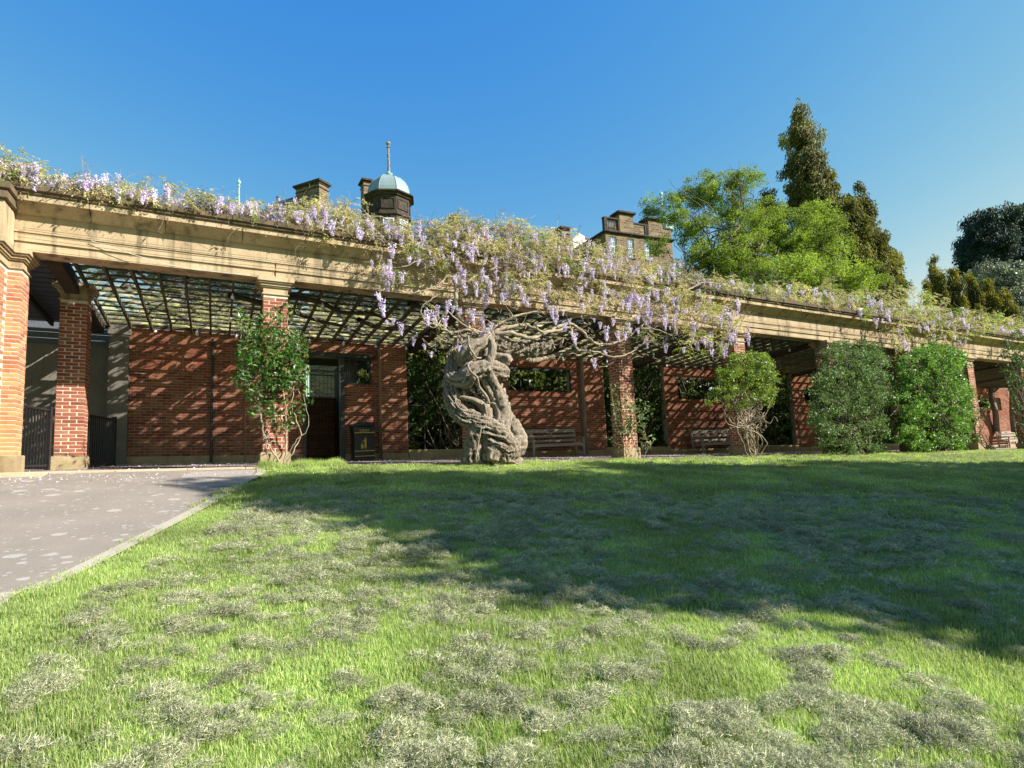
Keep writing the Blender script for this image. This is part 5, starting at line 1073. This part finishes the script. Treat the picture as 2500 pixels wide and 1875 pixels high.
def scatter(name, label, P, rot, scl, srcs, idx):
    """one object: instances of the patch meshes on its points"""
    me = bpy.data.meshes.new(name); me.vertices.add(len(P)); me.vertices.foreach_set('co', np.asarray(P, np.float32).ravel())
    for nm, ty, arr in (('rot', 'FLOAT_VECTOR', rot), ('scl', 'FLOAT_VECTOR', scl), ('pick', 'INT', idx)):
        at = me.attributes.new(nm, ty, 'POINT'); at.data.foreach_set('vector' if ty == 'FLOAT_VECTOR' else 'value', np.asarray(arr, np.float32 if ty != 'INT' else np.int32).ravel())
    o = bpy.data.objects.new(name, me); link(o); tag(o, label, kind='stuff')
    ng = bpy.data.node_groups.new(name, 'GeometryNodeTree'); ng.interface.new_socket('Geometry', in_out='INPUT', socket_type='NodeSocketGeometry'); ng.interface.new_socket('Geometry', in_out='OUTPUT', socket_type='NodeSocketGeometry')
    gi = ng.nodes.new('NodeGroupInput'); go = ng.nodes.new('NodeGroupOutput'); iop = ng.nodes.new('GeometryNodeInstanceOnPoints'); jn = ng.nodes.new('GeometryNodeGeometryToInstance')
    for s_ in reversed(srcs):
        oi = ng.nodes.new('GeometryNodeObjectInfo'); oi.inputs['Object'].default_value = s_; oi.inputs['As Instance'].default_value = True; ng.links.new(oi.outputs['Geometry'], jn.inputs[0])
    ng.links.new(gi.outputs[0], iop.inputs['Points']); ng.links.new(jn.outputs[0], iop.inputs['Instance']); iop.inputs['Pick Instance'].default_value = True
    for nm, ty, sock in (('pick', 'INT', 'Instance Index'), ('rot', 'FLOAT_VECTOR', 'Rotation'), ('scl', 'FLOAT_VECTOR', 'Scale')):
        na = ng.nodes.new('GeometryNodeInputNamedAttribute'); na.data_type = ty; na.inputs['Name'].default_value = nm; ng.links.new(na.outputs[0], iop.inputs[sock])
    ng.links.new(iop.outputs[0], go.inputs[0]); md = o.modifiers.new('scatter', 'NODES'); md.node_group = ng; return o
GS = [offobj('grass_patch', *blades(430, .34, .042, .0042, .55, 11+i), 'grass') for i in range(3)]+[offobj('grass_patch_far', *blades(420, .62, .045, .009, .6, 21+i), 'grass') for i in range(2)]
def lawn_ok(T, Nn):
    lim = np.interp(Nn, PE[:, 1], PE[:, 0]); edge = np.where(T < 6, -.34+0*T, -.34); return (T > lim+.02) & (Nn < edge)
def field(n, y0, y1, spread=.98, pad=1.2):
    y = np.sqrt(rng.uniform(y0**2, y1**2, n)); x = rng.uniform(-1, 1, n)*(y*spread+pad); P = np.stack([x, y], -1); q = P-O[:2]; T = q@U[:2]; Nn = q@V_[:2]; k = lawn_ok(T, Nn); return P[k], T[k], Nn[k]
def tilt(T, Nn, n):
    return np.stack([rng.normal(0, .04, n), rng.normal(0, .04, n), rng.random(n)*6.283], -1)
pk, rt, sl_, id_ = [], [], [], []
for (num, y0, y1, lo_, hi_, s0) in ((3600, 1.7, 4.2, 0, 3, 1.), (5200, 4.2, 7.5, 0, 3, 1.05), (5200, 7.5, 14, 3, 5, 1.), (6000, 14, 34, 3, 5, 1.25)):
    P, T, Nn = field(num, y0, y1); k = len(P); z = G(T, Nn)-.012
    pk.append(np.concatenate([P, z[:, None]], 1)); rt.append(tilt(T, Nn, k)); hgt = s0*(.65+.75*vn(P[:, 0]*1.7+30, P[:, 1]*1.7)); sl_.append(np.stack([np.full(k, s0), np.full(k, s0), hgt], -1)); id_.append(rng.integers(lo_, hi_, k))
scatter('grass', 'bright green mown grass covering the lawn', np.concatenate(pk), np.concatenate(rt), np.concatenate(sl_), GS, np.concatenate(id_))
HS = [offobj('clipping_patch', *blades(190, .24, .05, .0038, 0, 31+i, True, .05), 'hay') for i in range(4)]
def fb(x, y):
    return .42*vn(x*1.1+11, y*1.1+5)+.34*vn(x*2.7+3, y*2.7+9)+.24*vn(x*5.3+1, y*5.3+2)
pk, rt, sl_, id_ = [], [], [], []
for (num, y0, y1, th, s0) in ((14000, 1.8, 4.6, .462, .36), (19000, 4.6, 9, .478, .42), (12000, 9, 22, .515, .5)):
    P, T, Nn = field(num, y0, y1); f = fb(P[:, 0]*4.2+.9*P[:, 1], P[:, 1]*5.0-1.*P[:, 0])*.78+.22*vn(P[:, 0]*.7+4, P[:, 1]*.9+8); near_edge = np.interp(Nn, PE[:, 1], PE[:, 0])+.55; k = (f > th) & (T > near_edge); P, T, Nn, f = P[k], T[k], Nn[k], f[k]; n_ = len(P)
    z = G(T, Nn)+.012+np.clip((f-th)*.22, 0, .03); pk.append(np.concatenate([P, z[:, None]], 1)); rt.append(tilt(T, Nn, n_)); s = s0*rng.uniform(.6, 1.35, n_); hz = s*(.4+np.clip((f-th)*11, 0, 1.5)); sl_.append(np.stack([s, s, hz], -1)); id_.append(rng.integers(0, 4, n_))
scatter('grass_clippings', 'dry grey-green heaps of grass cuttings strewn over the lawn', np.concatenate(pk), np.concatenate(rt), np.concatenate(sl_), HS, np.concatenate(id_))
TG = [offobj('long_grass', *blades(160, .3, .19, .006, .55, 41), 'grass')]
n_ = 60; t = np.concatenate([rng.uniform(-.25, 1.2, n_), rng.uniform(3.5, 5.3, 20)]); n2 = np.concatenate([rng.normal(-.42, .1, n_), rng.normal(-1.3, .12, 20)]); P = O[:2]+t[:, None]*U[:2]+n2[:, None]*V_[:2]; n_ = 80
scatter('long_grass', 'longer uncut grass round the foot of the corner column and the wisteria trunk', np.concatenate([P, G(t, n2)[:, None]], 1), tilt(t, n2, n_), np.stack([np.full(n_, .9)]*2+[np.where(t > 3, .4, rng.uniform(.4, .95, n_))], -1), TG, np.zeros(n_, int))
# fallen petals and litter on the walkway and the path
n_ = 5200; t = rng.uniform(-4.5, 32, n_); n2 = np.where(rng.random(n_) < .6, rng.uniform(.4, 4.9, n_), rng.normal(4.3, .3, n_)); h = .016*np.ones(n_)+.02*n2
C = Wa(np.stack([t, n2, h], -1)); V1 = leafq(C, .035, .026, rv(n_)*[1, 1, .25], .15)
n_ = 420; t = rng.uniform(-6, -.3, n_); n2 = -.8-np.abs(rng.normal(0, .6, n_)); z = G(t, n2)+.014; P = O[:2]+t[:, None]*U[:2]+n2[:, None]*V_[:2]; V2 = leafq(np.concatenate([P, z[:, None]], 1), .028, .02, rv(n_)*[1, 1, .2], .15)
V, Fq = merge([V1, V2]); obj_np('fallen_petals', V, Fq, M['petalfall'], None, label='pale fallen petals scattered on the walkway and path', kind='stuff')
